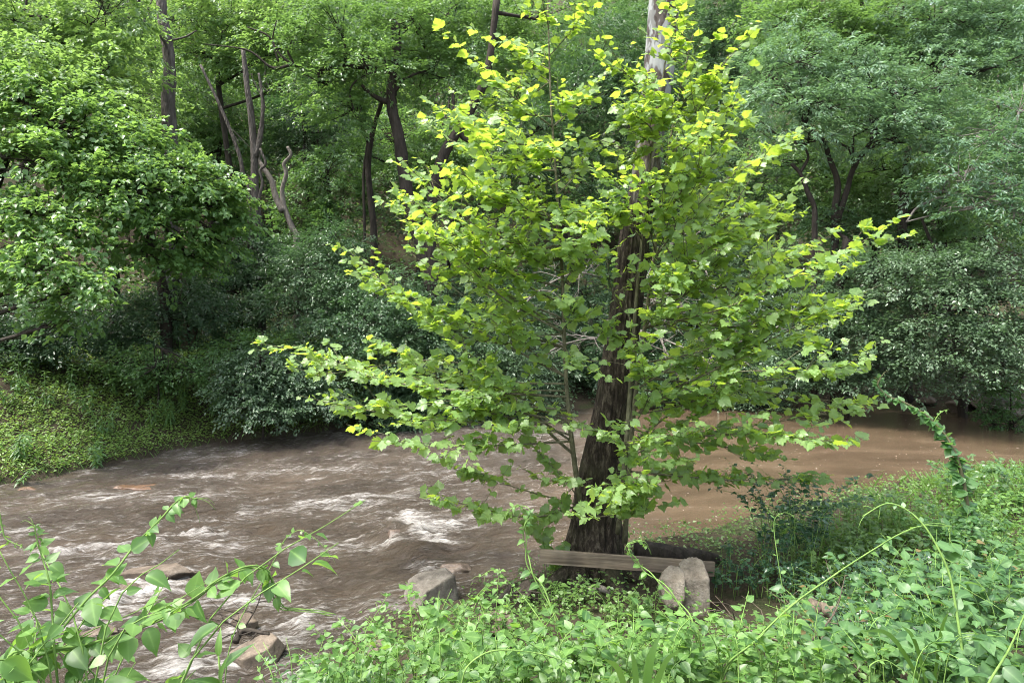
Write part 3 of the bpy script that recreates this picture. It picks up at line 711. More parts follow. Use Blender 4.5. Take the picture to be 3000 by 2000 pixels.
snag("dead_tree", "curved forked dead trunk with a bleached bare tip left of centre", [
    trunk([(870, 720), (855, 667), (835, 610), (826, 560), (838, 510), (832, 480), (852, 455), (842, 430)], 25, .12, .05),
    trunk([(828, 620), (808, 575), (795, 530), (770, 490), (758, 465), (763, 440)], 25, .13, .05, False)], "dead", seed=15)
# dark understory trunks at left
for lab, pts, y, r, cat in [
    ("dark straight trunk under the drooping left boughs, leftmost of three", [(340, 900), (335, 780), (333, 667), (330, 560)], 21, .16, "tree"),
    ("dark leaning trunk under the left boughs, just left of a thick mossy one", [(488, 880), (480, 860), (460, 770), (442, 700), (425, 600)], 20, .17, "tree"),
    ("thick brown leaning trunk under the left boughs, rightmost of three", [(555, 860), (540, 800), (520, 720), (498, 640), (485, 560)], 23, .27, "tree")]:
    bls = [blob(pts[-1][0] + dx, pts[-1][1] - 40 + dy, y + .5, 95, 70) for dx, dy in ((-60, 0), (60, 20))]
    build_tree("understory_tree", lab, cat, [trunk(pts, y, r, r * .7)], bls, "mid", .12, "bark_dark" if r < .2 else "bark_brown", T_RH, 1.6)
# hillside trees seen between the nearer ones
fill = [("mid green tree on the slope behind the tall twisted snag", [(640, 330, 31, 120, 100), (560, 270, 31, 110, 90), (720, 380, 32, 110, 90), (600, 430, 31, 120, 90), (520, 380, 31, 100, 80)], "mid", (620, 560)),
    ("shaded green tree on the slope right of the tall snag", [(880, 330, 31, 100, 90), (920, 420, 32, 110, 90), (850, 430, 33, 90, 80), (960, 380, 32, 90, 80)], "dark", (900, 640)),
    ("fine-leaved bright tree low on the slope between the snag and the double trunk", [(960, 520, 27, 110, 80), (900, 600, 27, 110, 80), (1000, 600, 27, 90, 80), (940, 680, 26.5, 120, 80)], "herb", (950, 780)),
    ("dim green tree behind the double-trunked tree", [(1150, 420, 29, 120, 110), (1260, 480, 29, 120, 110), (1340, 540, 29, 120, 110), (1150, 560, 28, 110, 100), (1400, 420, 30, 120, 100), (1030, 480, 29, 90, 80)], "mid", (1240, 760)),
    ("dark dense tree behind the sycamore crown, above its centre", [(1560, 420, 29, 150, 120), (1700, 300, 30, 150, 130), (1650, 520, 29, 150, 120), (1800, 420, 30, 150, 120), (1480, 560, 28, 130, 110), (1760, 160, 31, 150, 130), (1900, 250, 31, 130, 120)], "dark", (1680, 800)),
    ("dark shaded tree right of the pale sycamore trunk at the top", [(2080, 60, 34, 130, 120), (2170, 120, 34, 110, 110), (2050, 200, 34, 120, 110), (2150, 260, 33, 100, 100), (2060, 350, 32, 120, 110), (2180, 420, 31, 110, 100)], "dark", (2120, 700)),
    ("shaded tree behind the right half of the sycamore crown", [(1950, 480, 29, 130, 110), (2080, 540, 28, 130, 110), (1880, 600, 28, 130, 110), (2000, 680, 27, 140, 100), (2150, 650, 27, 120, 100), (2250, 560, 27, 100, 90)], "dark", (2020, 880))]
for lab, bl, mt, ft in fill:
    y0 = bl[0][2]; top = bl[0]
    build_tree("slope_tree", lab, "tree", [trunk([ft, ((ft[0] + top[0]) / 2 + 12, (ft[1] + top[1]) / 2), (top[0], top[1] - 30)], y0 + .3, .17, .05)], [blob(*b) for b in bl], mt, .135, "bark_dark", T_RH, 2.1)
# oaks on the right
build_tree("understory_tree", "dim green tree filling the shade behind the forking oak stems", "tree", [trunk([(2560, 800), (2570, 650), (2560, 520)], 26.5, .1, .05)],
    [blob(*b) for b in [(2300, 470, 26, 120, 80), (2420, 520, 26, 120, 80), (2540, 470, 26, 120, 80), (2350, 600, 25.5, 120, 80), (2480, 640, 25, 120, 80), (2620, 600, 25.5, 120, 80), (2720, 660, 25, 110, 70), (2780, 480, 26, 110, 80), (2900, 560, 25, 130, 90), (2870, 700, 24, 140, 70)]], "mid", .13, "bark_dark", T_RH, 2.2)
build_tree("oak_tree", "blue-green oak with dark forking stems right of the sycamore", "tree",
    [trunk([(2446, 720), (2444, 630), (2455, 540), (2428, 460), (2415, 420), (2385, 390), (2362, 375)], 22.5, .14, .04),
     trunk([(2450, 650), (2480, 560), (2500, 495), (2535, 440), (2565, 400), (2600, 378)], 22.5, .11, .04, False),
     trunk([(2385, 680), (2386, 610), (2365, 560), (2345, 510), (2318, 480)], 22, .10, .05),
     trunk([(2345, 505), (2368, 460), (2350, 420)], 22, .05, .03, False), trunk([(2500, 490), (2490, 440), (2450, 415)], 22.4, .06, .03, False), trunk([(2498, 480), (2500, 400)], 22.4, .06, .03, False)],
    [blob(*b) for b in [(2330, 180, 22.5, 140, 100), (2450, 210, 22.5, 140, 90), (2300, 300, 22, 130, 80), (2420, 320, 21.5, 150, 80), (2560, 250, 22, 140, 90), (2570, 350, 21.5, 150, 80), (2690, 270, 22, 130, 90), (2720, 370, 21.5, 130, 80), (2250, 220, 23, 80, 90), (2370, 390, 21.5, 110, 50), (2640, 420, 21.5, 120, 55), (2270, 390, 22, 80, 55)]],
    "oak", .16, "bark_dark", T_RHN, 2.5, n=30, droop=.3)
build_tree("oak_tree", "tall oak with a black forked limb at the top right of centre", "tree",
    [trunk([(2560, 420), (2540, 250), (2525, 125), (2535, 60), (2510, -30)], 26, .17, .07), trunk([(2530, 100), (2600, 92), (2640, 60), (2650, -20)], 26, .07, .04, False), trunk([(2540, 180), (2490, 120), (2470, 60)], 26, .06, .03, False)],
    [blob(*b) for b in [(2270, 80, 26, 130, 100), (2390, 60, 26, 130, 100), (2480, 120, 25.5, 120, 90), (2600, 130, 26, 120, 80), (2580, 30, 26.5, 130, 80), (2350, 160, 25, 110, 80)]],
    "mid", .14, "bark_dark", T_RH, 2.2)
build_tree("oak_tree", "oak crown filling the top right corner with pale bare twigs below it", "tree",
    [trunk([(2760, 520), (2750, 300), (2740, 150), (2760, 20)], 25.5, .18, .06), trunk([(2750, 260), (2850, 210), (2930, 190)], 25.5, .06, .03, False)],
    [blob(*b) for b in [(2720, 60, 25, 140, 110), (2840, 80, 24.5, 150, 100), (2960, 60, 24, 130, 110), (2800, 180, 24, 140, 80), (2940, 190, 23.5, 140, 80), (2700, 160, 25, 100, 80), (2880, 20, 25, 140, 80)]],
    "oak", .16, "bark_dark", T_RHN, 2.5, n=30, droop=.3)
build_tree("oak_tree", "blue-green oak bough reaching in from the right edge at mid height", "tree",
    [trunk([(3150, 1000), (3130, 700), (3090, 450)], 20.5, .2, .08), trunk([(3130, 640), (2980, 610), (2820, 570), (2700, 600), (2655, 650)], 20.5, .08, .025, False), trunk([(3110, 520), (2980, 440), (2860, 400)], 20.5, .07, .03, False)],
    [blob(*b) for b in [(2900, 420, 20.5, 140, 80), (2980, 330, 21, 110, 80), (2830, 500, 20, 130, 70), (2960, 530, 19.5, 130, 70), (2760, 560, 20.5, 110, 60), (2860, 610, 19.5, 110, 55), (2970, 640, 19, 100, 60), (2960, 450, 20, 100, 70)]],
    "oak", .16, "bark_grey", T_RHN, 2.4, n=30, droop=.35)
build_tree("understory_tree", "dark trunk hung with shadow above the right bank shrubs", "tree",
    [trunk([(2655, 830), (2650, 760), (2642, 660), (2650, 560), (2660, 430)], 23.5, .2, .12)], [blob(*b) for b in [(2640, 520, 24, 120, 80), (2740, 460, 24, 120, 80), (2560, 500, 24, 110, 70), (2690, 620, 24.5, 110, 60)]], "mid", .13, "bark_dark", T_RH, 1.6)
build_tree("understory_tree", "stout brown trunk stub behind the right tips of the sycamore", "tree",
    [trunk([(2455, 905), (2458, 860), (2468, 790), (2480, 700)], 21.8, .17, .12)], [blob(*b) for b in [(2440, 660, 23, 100, 60), (2540, 700, 23.5, 100, 60)]], "dark", .12, "bark_dark", T_RH, 1.8)
# beeches over the water on the right
build_tree("beech_tree", "layered grey-green beech leaning over the water at the right edge", "tree",
    [trunk([(2820, 1190), (2800, 1000), (2760, 800), (2700, 640)], 22, .16, .04), trunk([(2800, 1000), (2870, 900), (2960, 800)], 21.5, .07, .03, False), trunk([(2790, 960), (2700, 900), (2600, 860)], 21, .06, .02, False)],
    [blob(*b) for b in [(2620, 780, 20.5, 130, 45), (2760, 770, 20, 140, 50), (2900, 760, 19.5, 130, 50), (2680, 860, 20, 140, 45), (2830, 860, 19.5, 140, 50), (2960, 860, 19, 110, 55), (2740, 950, 19.5, 140, 45), (2880, 960, 19, 130, 50), (2980, 980, 18.5, 90, 60), (2660, 1020, 20, 110, 45), (2800, 1040, 19.2, 130, 50), (2940, 1070, 18.8, 100, 50), (2700, 1110, 20.2, 90, 45)]],
    "beech", .11, "bark_dark", T_RH, 2.9, n=34, droop=.25, R=.6)
build_tree("beech_tree", "smaller dark beech drooping to the water between the sycamore tips and the far rocks", "tree",
    [trunk([(2480, 1170), (2460, 1050), (2440, 900), (2450, 780)], 22.8, .12, .04)],
    [blob(*b) for b in [(2500, 800, 21.8, 90, 50), (2440, 880, 21.5, 110, 50), (2560, 900, 21.2, 100, 50), (2380, 960, 21.8, 100, 50), (2490, 970, 21, 110, 50), (2600, 960, 20.8, 80, 45), (2420, 1050, 21.3, 110, 50), (2540, 1050, 20.8, 100, 45), (2310, 1040, 22, 90, 60), (2470, 1110, 21.2, 100, 40), (2590, 1110, 20.6, 80, 35), (2340, 1120, 22, 80, 40)]],
    "beech", .105, "bark_dark", T_RH, 2.8, n=34, droop=.3, R=.5)

# ---- shrubs along the far bank
def shrub(label, bls, mt, leaf=.10, tpl=None, lai=2.6, name="shrub", **kw):
    b0 = bls[0]; B = [blob(*b) for b in bls]
    for q in list(B):
        g_ = gz(q[0], q[1])
        if q[2] - q[5] > g_ + .1 and q[2] - q[5] < g_ + 1.8 and (dfar(q[0], q[1]) > 5 or q[0] > -4.5):
            h_ = q[2] - g_; B.append((q[0], q[1] - .15, g_ + h_ * .4, q[3] * .95, q[4], h_ * .5))
    c = B[0]; base = np.array([c[0], c[1] + .2, gz(c[0], c[1] + .2) - .05])
    tr = [([base, (base + np.array(c[:3])) / 2 + np.array([.08, 0, 0]), np.array(c[:3])], .035, .015)]
    return build_tree(name, label, "shrub", tr, B, mt, leaf, "bark_dark", tpl, lai, crown_name="foliage", **kw)
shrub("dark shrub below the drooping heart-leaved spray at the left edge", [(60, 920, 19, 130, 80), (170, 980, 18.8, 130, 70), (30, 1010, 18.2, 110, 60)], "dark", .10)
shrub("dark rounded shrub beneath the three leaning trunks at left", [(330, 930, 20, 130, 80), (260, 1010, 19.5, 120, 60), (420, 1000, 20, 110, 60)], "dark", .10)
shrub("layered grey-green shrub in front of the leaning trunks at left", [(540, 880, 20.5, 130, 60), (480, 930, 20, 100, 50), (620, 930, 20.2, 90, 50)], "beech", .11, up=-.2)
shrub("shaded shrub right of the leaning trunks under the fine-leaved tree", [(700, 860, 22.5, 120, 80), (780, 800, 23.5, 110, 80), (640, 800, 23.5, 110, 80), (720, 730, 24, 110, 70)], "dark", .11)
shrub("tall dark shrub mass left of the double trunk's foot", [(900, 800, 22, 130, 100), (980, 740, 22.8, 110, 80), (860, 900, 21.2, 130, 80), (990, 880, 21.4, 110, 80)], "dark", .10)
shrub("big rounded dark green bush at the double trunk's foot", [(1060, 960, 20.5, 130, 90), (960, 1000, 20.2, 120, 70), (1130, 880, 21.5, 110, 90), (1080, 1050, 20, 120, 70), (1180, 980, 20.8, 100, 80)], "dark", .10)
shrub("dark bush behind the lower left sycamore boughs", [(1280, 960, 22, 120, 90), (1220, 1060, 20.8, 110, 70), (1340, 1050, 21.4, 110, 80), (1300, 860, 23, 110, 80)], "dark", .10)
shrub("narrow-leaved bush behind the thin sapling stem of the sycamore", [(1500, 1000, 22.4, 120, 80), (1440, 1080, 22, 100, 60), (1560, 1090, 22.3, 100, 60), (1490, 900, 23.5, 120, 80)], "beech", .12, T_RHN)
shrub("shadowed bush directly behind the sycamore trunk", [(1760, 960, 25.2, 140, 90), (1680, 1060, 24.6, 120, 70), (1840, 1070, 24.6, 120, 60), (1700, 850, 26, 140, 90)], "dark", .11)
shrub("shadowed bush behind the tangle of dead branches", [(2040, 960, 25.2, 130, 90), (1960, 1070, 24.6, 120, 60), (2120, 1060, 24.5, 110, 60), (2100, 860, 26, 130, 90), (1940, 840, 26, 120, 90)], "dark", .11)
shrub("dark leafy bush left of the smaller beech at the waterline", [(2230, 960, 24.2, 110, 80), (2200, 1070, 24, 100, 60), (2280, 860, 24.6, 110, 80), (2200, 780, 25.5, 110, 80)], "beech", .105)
shrub("creeper-covered mound hanging over the waterline left of the sycamore boughs", [(760, 1090, 18.4, 110, 80), (850, 1130, 18.6, 110, 70), (700, 1160, 17.8, 70, 60), (790, 1190, 17.9, 90, 50), (930, 1180, 18.8, 90, 55)], "beech", .085, T_PT, 3.0, R=.35)
shrub("green shrub above the creeper mound, topped by tall weeds", [(720, 1020, 19.6, 110, 50), (830, 1030, 19.6, 110, 50), (620, 1060, 18.8, 80, 45)], "herb", .10, T_RH, 2.2)
shrub("low green shrub at the top of the mossy bank slope", [(450, 1080, 18.5, 100, 50), (360, 1060, 18.6, 80, 45), (540, 1090, 18.4, 70, 45)], "herb", .10, T_RH, 2.2)
shrub("low dark bush at the waterline under the hanging sycamore boughs", [(1040, 1190, 19.8, 90, 40), (1120, 1170, 20, 80, 45), (1220, 1160, 20.6, 80, 50)], "dark", .09, T_RH, 2.4, R=.35)
shrub("brownish low bush by the log on the far right bank", [(2960, 1130, 20.2, 60, 45), (2900, 1150, 20.6, 50, 35)], "herb", .09, T_RH, 2.0, R=.35)
shrub("fern-like sumac shrub in the light gap right of the bleached forked trunk", [(900, 480, 28, 60, 35), (960, 470, 28, 60, 30), (930, 530, 27.5, 70, 35)], "herb", .22, T_RHN, 1.8, R=.6, n=24, droop=.2, up=0)

# ---- the wooded hillside beyond, one mass
rng = np.random.default_rng(77)
B = []
for i in range(520):
    y = 30 + 58 * rng.random() ** .85; x = rng.uniform(-.95, .95) * y * .88
    g = gz(x, y); h = rng.uniform(.6, 10.5) if y > 36 else rng.uniform(.4, 5.5); r = rng.uniform(1.6, 2.9)
    B.append((x, y, g + h, r, r, r * .62))
P, D, Nn, S, TT, SP = crown_leaves(rng, B, .24, 1.6, R=.75, n=22)
mesh_obj("hillside_woods", leaves_mesh("hillside_woods", T_RH, P, D, Nn, S, TT, M["wood"]), kind="stuff", label="leafy woods covering the hillside beyond the near trees", cat="woods")
tb = Tubes()
for i in range(60):
    y = rng.uniform(29, 55); x = rng.uniform(-.9, .9) * y * .85; g = gz(x, y); h = rng.uniform(5, 11); l = rng.normal(0, .5)
    tb.add([(x, y, g - .2), (x + l * .4, y, g + h * .5), (x + l, y, g + h)], rng.uniform(.07, .17), .05, 6, .1, i, 8)
tb.obj("hillside_trunks", M["bark_dark"], kind="stuff", label="thin dark trunks of the hillside woods", cat="trunks")

# ------------------------------------------------------------------ left bank ground cover, grass and tall weeds
def cover(name, rng, n, xr, yr, test, leaf, mat, tpl, label, hgt=.12, updir=.25, lean=None):
    x = rng.uniform(*xr, n); y = rng.uniform(*yr, n)
    k = test(x, y); x, y = x[k], y[k]
    z = ground(x, y) + rng.random(len(x)) ** 1.5 * hgt * (.4 + 1.2 * fbm(x * 1.3, y * 1.3, 41))
    a = rng.uniform(0, 2 * np.pi, len(x)); D = np.stack([np.cos(a), np.sin(a), rng.normal(updir, .35, len(x))], -1)
    Nn = np.array([0, -.12, 1.]) + rng.normal(0, .35, (len(x), 3))
    if lean == 'blade':
        Nn = np.stack([np.cos(a + 1.2), np.sin(a + 1.2), np.full(len(x), .3)], -1); D[:, 2] = rng.uniform(.8, 2.2, len(x))
    t = np.clip(.55 * fbm(x * .9, y * .9, 44) + .25 + rng.normal(0, .16, len(x)), 0, 1)
    return mesh_obj(name, leaves_mesh(name, tpl, np.stack([x, y, z], -1), D, Nn, leaf * rng.uniform(.6, 1.25, len(x)), t, M[mat]), kind="stuff", label=label, cat="ground cover")
rng = np.random.default_rng(5)
bare = lambda x, y: fbm(x * .8 + 3, y * .8, 51) < .74
cover("ground_cover", rng, 250000, (-21, -2), (8, 27), lambda x, y: (dfar(x, y) > .1) & (dfar(x, y) < 8.5) & (rng.random(len(x)) < np.clip(1.25 - dfar(x, y) * .06, 0, 1)) & bare(x, y), .075, "cover", T_RH, "yellow-green ground cover carpeting the left bank slope", .16)
cover("grass", rng, 24000, (-16, -1), (8, 22), lambda x, y: (dfar(x, y) > -.02) & (dfar(x, y) < np.where(x < -9.3, 1.4, .22)), .17, "grass", T_BL, "bright grass along the left bank waterline", .02, .6, 'blade')
cover("undergrowth", rng, 60000, (-1, 24), (16, 34), lambda x, y: (dfar(x, y) > .25) & (dfar(x, y) < 9), .115, "dark", T_RH, "dark low growth along the far right bank", 1.1)
cover("undergrowth", rng, 85000, (-20, 1), (13, 34), lambda x, y: (dfar(x, y) > np.where(x < -4, 5.4, .5)) & (dfar(x, y) < 10), .115, "dark", T_RH, "dark low growth under the trees on the far left bank", .8)
cover("slope_undergrowth", rng, 110000, (-55, 55), (22, 80), lambda x, y: (dfar(x, y) > 7) & (np.abs(x) < y * .85), .24, "mid", T_RH, "undergrowth covering the wooded slope", 1.2)

def weed(label, x, y, h, rng, mat="herb", leaf=.17, tpl=None, name="weed", n=22, top=True):
    """a tall upright weed: a stem and pairs of long drooping leaves"""
    base = np.array([x, y, gz(x, y) - .02]); o = thing(name, label, "plant", base, "weeds on the left bank" if name == "weed" else None)
    k = rng.integers(2, 5); PP, DD, NN = [], [], []; tb = Tubes()
    for s in range(k):
        off = rng.normal(0, .16, 2); hh = h * rng.uniform(.7, 1.05)
        pts = np.array([base + [off[0] * .3, off[1] * .3, 0], base + [off[0], off[1], hh * .5], base + [off[0] * 1.9, off[1] * 1.9, hh]])
        C = tb.add(pts, .011, .005, 5, 0, 0, 8)
        t = np.linspace(.25, 1, n); Q = catmull(pts, 40)[(t * 39).astype(int)]
        a = np.arange(n) * 2.4 + rng.uniform(0, 6)
        PP.append(Q); DD.append(np.stack([np.cos(a), np.sin(a), np.linspace(-.25, .35, n) + rng.normal(0, .15, n)], -1)); NN.append(np.stack([np.cos(a) * -.3, np.sin(a) * -.3 - .2, np.ones(n)], -1) + rng.normal(0, .15, (n, 3)))
    tb.obj("stem", M["stem"], o, base)
    P = np.vstack(PP); S = leaf * rng.uniform(.65, 1.15, len(P))
    mesh_obj("foliage", leaves_mesh("foliage", tpl or LANCE[1], P, np.vstack(DD), np.vstack(NN), S, rng.random(len(P)), M[mat], base, smooth=True), o, kind="stuff")
rng = np.random.default_rng(8)
weeds = [(60, 1085, 17.2, 1.0, "wide clump of tall weeds at the left edge below the dark shrubs"), (30, 1150, 16.5, .8, "low weed at the left edge on the grassy slope"), (130, 1120, 16.8, .9, "bushy weed clump in front of the left-edge clump"), (205, 1080, 17.8, 1.0, "upright weed standing against a dark gap at far left"), (270, 1110, 17.4, .9, "tall weed left of the slope's dark hollow"), (345, 1045, 18.6, 1.0, "high weed above the slope's dark hollow"),
    (300, 1160, 16.6, .8, "dark weed in the hollow of the bank slope"), (290, 1240, 15.6, .75, "small dark weed alone in the middle of the bank slope"), (420, 1040, 18.8, 1.1, "tall weed row on the slope's crest, left end"), (470, 1030, 18.9, 1.2, "tallest weed on the slope's crest against black shade"), (540, 1040, 18.8, 1.1, "weed with spread leaves right of the crest's tallest"), (500, 1090, 18, .9, "broad weed clump at the head of the bright slope"), (440, 1100, 17.8, .9, "broad pale weed clump just left of the bright slope's head"),
    (610, 1030, 19, 1.1, "weed at the crest left of the light-tipped one"), (700, 1020, 19.2, 1.3, "light-tipped weed rising above the creeper mound"), (780, 1010, 19.4, 1.2, "weed on the creeper mound's crest, second from right"), (870, 1010, 19.6, 1.2, "rightmost tall weed on the creeper mound's crest"), (560, 1160, 17.2, .6, "short weed on the right of the bright slope"), (690, 1240, 17.4, .6, "weed tuft at the waterline beside the creeper mound"), (640, 1270, 17.1, .45, "low weed tuft at the waterline left of the creeper mound"), (40, 1260, 14.8, .6, "leafy weed low on the slope at the left edge"), (290, 1330, 15.0, .45, "small weed near the water on the left slope"), (20, 1310, 14.2, .5, "low weed just above the corner grass at left")]
for px, py, y, h, lab in weeds:
    p = at(px, py, y); weed(lab, p[0], y, h, rng)

# ------------------------------------------------------------------ rocks
def rock(name, label, c, size, mat, seed, cuts=16, rz=0.0, noise=.05, sub=5, cat="rock", tilt=0, flat=None, planes=None):
    rng = np.random.default_rng(seed)
    import bmesh
    bm = bmesh.new(); bmesh.ops.create_icosphere(bm, subdivisions=sub, radius=1)
    V = np.array([v.co[:] for v in bm.verts]); F = [[v.index for v in f.verts] for f in bm.faces]; bm.free()
    V = norm(V)
    pn = norm(rng.normal(size=(cuts, 3))); pd = rng.uniform(.62, 1.0, cuts)
    if flat is not None:
        pn = np.vstack([pn, norm(np.array([flat]))]); pd = np.append(pd, .5)
    if planes is not None:
        pn = np.vstack([norm(np.array([p[:3] for p in planes], float)), pn[:5]]); pd = np.concatenate([[p[3] for p in planes], pd[:5] * .1 + .98])
    dt = V @ pn.T
    r = np.where(dt > .05, pd / np.maximum(dt, .05), 9).min(1); r = np.minimum(r, 1.15)
    n = fbm(V[:, 0] * 2.5 + V[:, 2] * 1.7 + seed, V[:, 1] * 2.5 - V[:, 2] * 1.3, seed, 4) - .5; n2 = fbm(V[:, 0] * 9 + V[:, 2] * 5, V[:, 1] * 9 + V[:, 2] * 4, seed + 1, 3) - .5
    V = V * (r * (1 + 2 * noise * n + noise * .8 * n2))[:, None] * np.array(size)
    a, b = rz, tilt
    V = V @ np.array([[math.cos(b), 0, -math.sin(b)], [0, 1, 0], [math.sin(b), 0, math.cos(b)]]).T
    V = V @ np.array([[math.cos(a), -math.sin(a), 0], [math.sin(a), math.cos(a), 0], [0, 0, 1]]).T
    me = new_mesh(name, V, F, M[mat], smooth=False)
    o = mesh_obj(name, me, label=label, cat=cat); o.location = [float(v) for v in c]
    return o
def wrock(name, label, px, py, size, mat, seed, dz=0.0, **kw):
    x, y = wpt(px, py); return rock(name, label, (x, y, dz), size, mat, seed, **kw)
wrock("boulder", "grey boulder with a sloping flat top at the water's edge below centre", 1268, 1768, (.36, .33, .34), "rock", 3, .10, planes=[(-.22, -.12, 1, .62), (.62, -.75, .12, .55), (-.8, -.5, .35, .72), (.8, .5, .1, .8), (0, 1, 0, .8), (0, -.9, -.1, .85)], noise=.035)
wrock("wet_rock", "dark wet ridge of rock breaking the water behind the grey boulder", 1320, 1672, (.30, .16, .13), "rock_wet", 6, .0, tilt=.25)
wrock("wet_rock", "drowned rock with white water pouring past its left of centre", 1170, 1580, (.36, .26, .2), "rock_wet", 8, -.02, tilt=.2)
wrock("slab_rock", "flat brown slab with a dark undercut edge in the lower left rapids", 462, 1690, (.52, .26, .17), "rock_brown", 12, .06, flat=(-.2, .1, 1), tilt=.08, cuts=12)
wrock("slab_rock", "small brown rock just below the flat slab in the rapids", 372, 1735, (.20, .17, .12), "rock_brown", 14, .0)
wrock("slab_rock", "brown ledge of rock behind the lower left vine leaves", 265, 1865, (.30, .14, .13), "rock_brown", 17, .02, flat=(0, 0, 1))
wrock("tan_rock", "tan angular sandstone block at the bottom edge beside the rapids", 765, 1940, (.30, .24, .24), "rock_tan", 21, .10, flat=(-.35, -.3, 1), cuts=10, noise=.04)
wrock("dark_rock", "small dark rock behind the tan sandstone block", 715, 1850, (.16, .13, .17), "rock_brown", 23, .06)
wrock("rust_rock", "rust-coloured flat rock showing through shallow water far left", 408, 1428, (.75, .25, .10), "rock_rust", 25, .02, flat=(0, 0, 1))
wrock("rust_rock", "small rust-coloured stone in the water near the left edge", 80, 1437, (.2, .12, .07), "rock_rust", 27, .0)
# split block by the plank's right end
rock("boulder", "pale squared block of stone standing at the plank's right end", at(2032, 1745, 8.0), (.235, .26, .42), "rock_pale", 34, planes=[(-.12, -.25, 1, .72), (1, -.12, .02, .62), (-.25, -1, .12, .55), (-1, .1, .1, .7), (0, 1, 0, .7)], noise=.03, rz=.12)
rock("boulder", "rounded grey stone leaning against the left of the squared block", at(1975, 1722, 8.0), (.16, .18, .22), "rock_pale", 36, planes=[(-.2, -.4, 1, .75), (-.5, -1, .3, .7), (1, -.3, .1, .8)], noise=.06)
rock("pink_rock", "small pinkish rock left of the trunk foot under the plank", at(1543, 1728, 8.6), (.15, .13, .12), "rock_brown", 41)
rock("flat_stone", "flat pinkish stone at the water's edge below the grey boulder", at(1120, 1900, 6.7), (.16, .12, .07), "rock_tan", 43, flat=(0, 0, 1))
rock("flat_stone", "flat brown stone half under the vines in the lower middle", at(1460, 1815, 7.1), (.24, .18, .08), "rock_brown", 44, flat=(0, 0, 1))
for k, (px, py, s, lab, m_) in enumerate([(2985, 1230, (.55, .45, .38), "large grey angular rock at the far bank's right edge", "rock"), (2890, 1222, (.5, .35, .22), "dark flat ledge rock left of the large far-bank rock", "rock_brown"), (2810, 1218, (.42, .3, .22), "dark squarish rock at the foot of the far right bank", "rock_brown"), (2940, 1200, (.4, .3, .2), "dark rock behind the ledge under the log on the far bank", "rock_brown"), (2440, 1172, (.5, .3, .22), "grey rock under the drooping beech on the far bank", "rock"), (2520, 1180, (.3, .25, .16), "small rock right of the one under the drooping beech", "rock_brown"), (2720, 1205, (.3, .25, .15), "low dark rock at the far waterline below the layered beech", "rock_brown")]):
    wx_, wy_ = wpt(px, py); wrock("bank_rock", lab, px, py, s, m_, 60 + k, gz(wx_, wy_) + .08, cuts=11)
def log(name, label, pts, r0, r1, mat="bark_brown", seed=1, cat="log", twigs=0):
    rng = np.random.default_rng(seed)
    o = thing(name, label, cat, pts[0]); tb = Tubes(); L = tb.add(pts, r0, r1, 10, .2, seed, 16); tb.obj("stem", M[mat], o, pts[0])
    if twigs:
        tb = Tubes()
        for i in range(twigs):
            a = L[rng.integers(3, 16)]; d = norm(np.array([rng.normal(0, 1), rng.normal(0, .6), rng.normal(.1, .6)])) * rng.uniform(.3, 1.0)
            Q = tb.add([a, a + d * .5 + rng.normal(0, .07, 3), a + d + rng.normal(0, .12, 3)], min(r1, .011), .002, 4, 0, 0, 7)
            for j in range(3):
                b = Q[rng.integers(2, 7)]; e = norm(d + rng.normal(0, .5, 3)) * rng.uniform(.12, .45)
                tb.add([b, b + e * .5 + rng.normal(0, .03, 3), b + e], min(r1 * .5, .005), .0015, 4, 0, 0, 5)
        tb.obj("twigs", M[mat], o, pts[0], kind="stuff")
    return o
log("fallen_log", "weathered log lying on the far bank at the right edge", ats([(2880, 1168, 20.8), (2940, 1180, 20.5), (3010, 1188, 20.2)]), .10, .08, "bark_grey", 3)
log("driftwood", "pile of pale driftwood at the far waterline under the smaller beech", ats([(2380, 1160, 22.6), (2430, 1150, 22.4), (2490, 1170, 22.2)]), .07, .04, "dead", 4, "driftwood", 10)
log("driftwood", "dark root tangle caught on the rock beside the tan block", ats([(690, 1880, 7.6), (705, 1850, 7.7), (735, 1845, 7.7), (790, 1858, 7.6)]), .04, .015, "bark_dark", 5, "driftwood", 6)
log("driftwood", "black driftwood root at the water's edge left of the plank", ats([(1460, 1770, 8.0), (1480, 1740, 8.1), (1500, 1712, 8.2)]), .05, .03, "bark_dark", 6, "driftwood", 3)
log("fallen_branch", "short arched mossy branch lying under the plank", ats([(1702, 1752, 8.3), (1722, 1732, 8.3), (1755, 1722, 8.3), (1785, 1738, 8.35)]), .045, .04, "dead", 7, "branch")
log("fallen_log", "dark rotting log half hidden by leaves right of the squared block", ats([(2375, 1775, 6.6), (2410, 1782, 6.6), (2450, 1795, 6.5)]), .07, .06, "bark_brown", 8)
log("fallen_log", "reddish rotten log among dry twigs at lower right", ats([(2325, 1915, 5.2), (2370, 1902, 5.3), (2405, 1888, 5.4)]), .04, .03, "bark_brown", 9, "log", 14)
log("fallen_log", "mossy rotten log lying behind the plank right of the trunk", ats([(1860, 1610, 9.6), (1980, 1625, 9.6), (2100, 1640, 9.7)]), .12, .1, "bark_dark", 10)
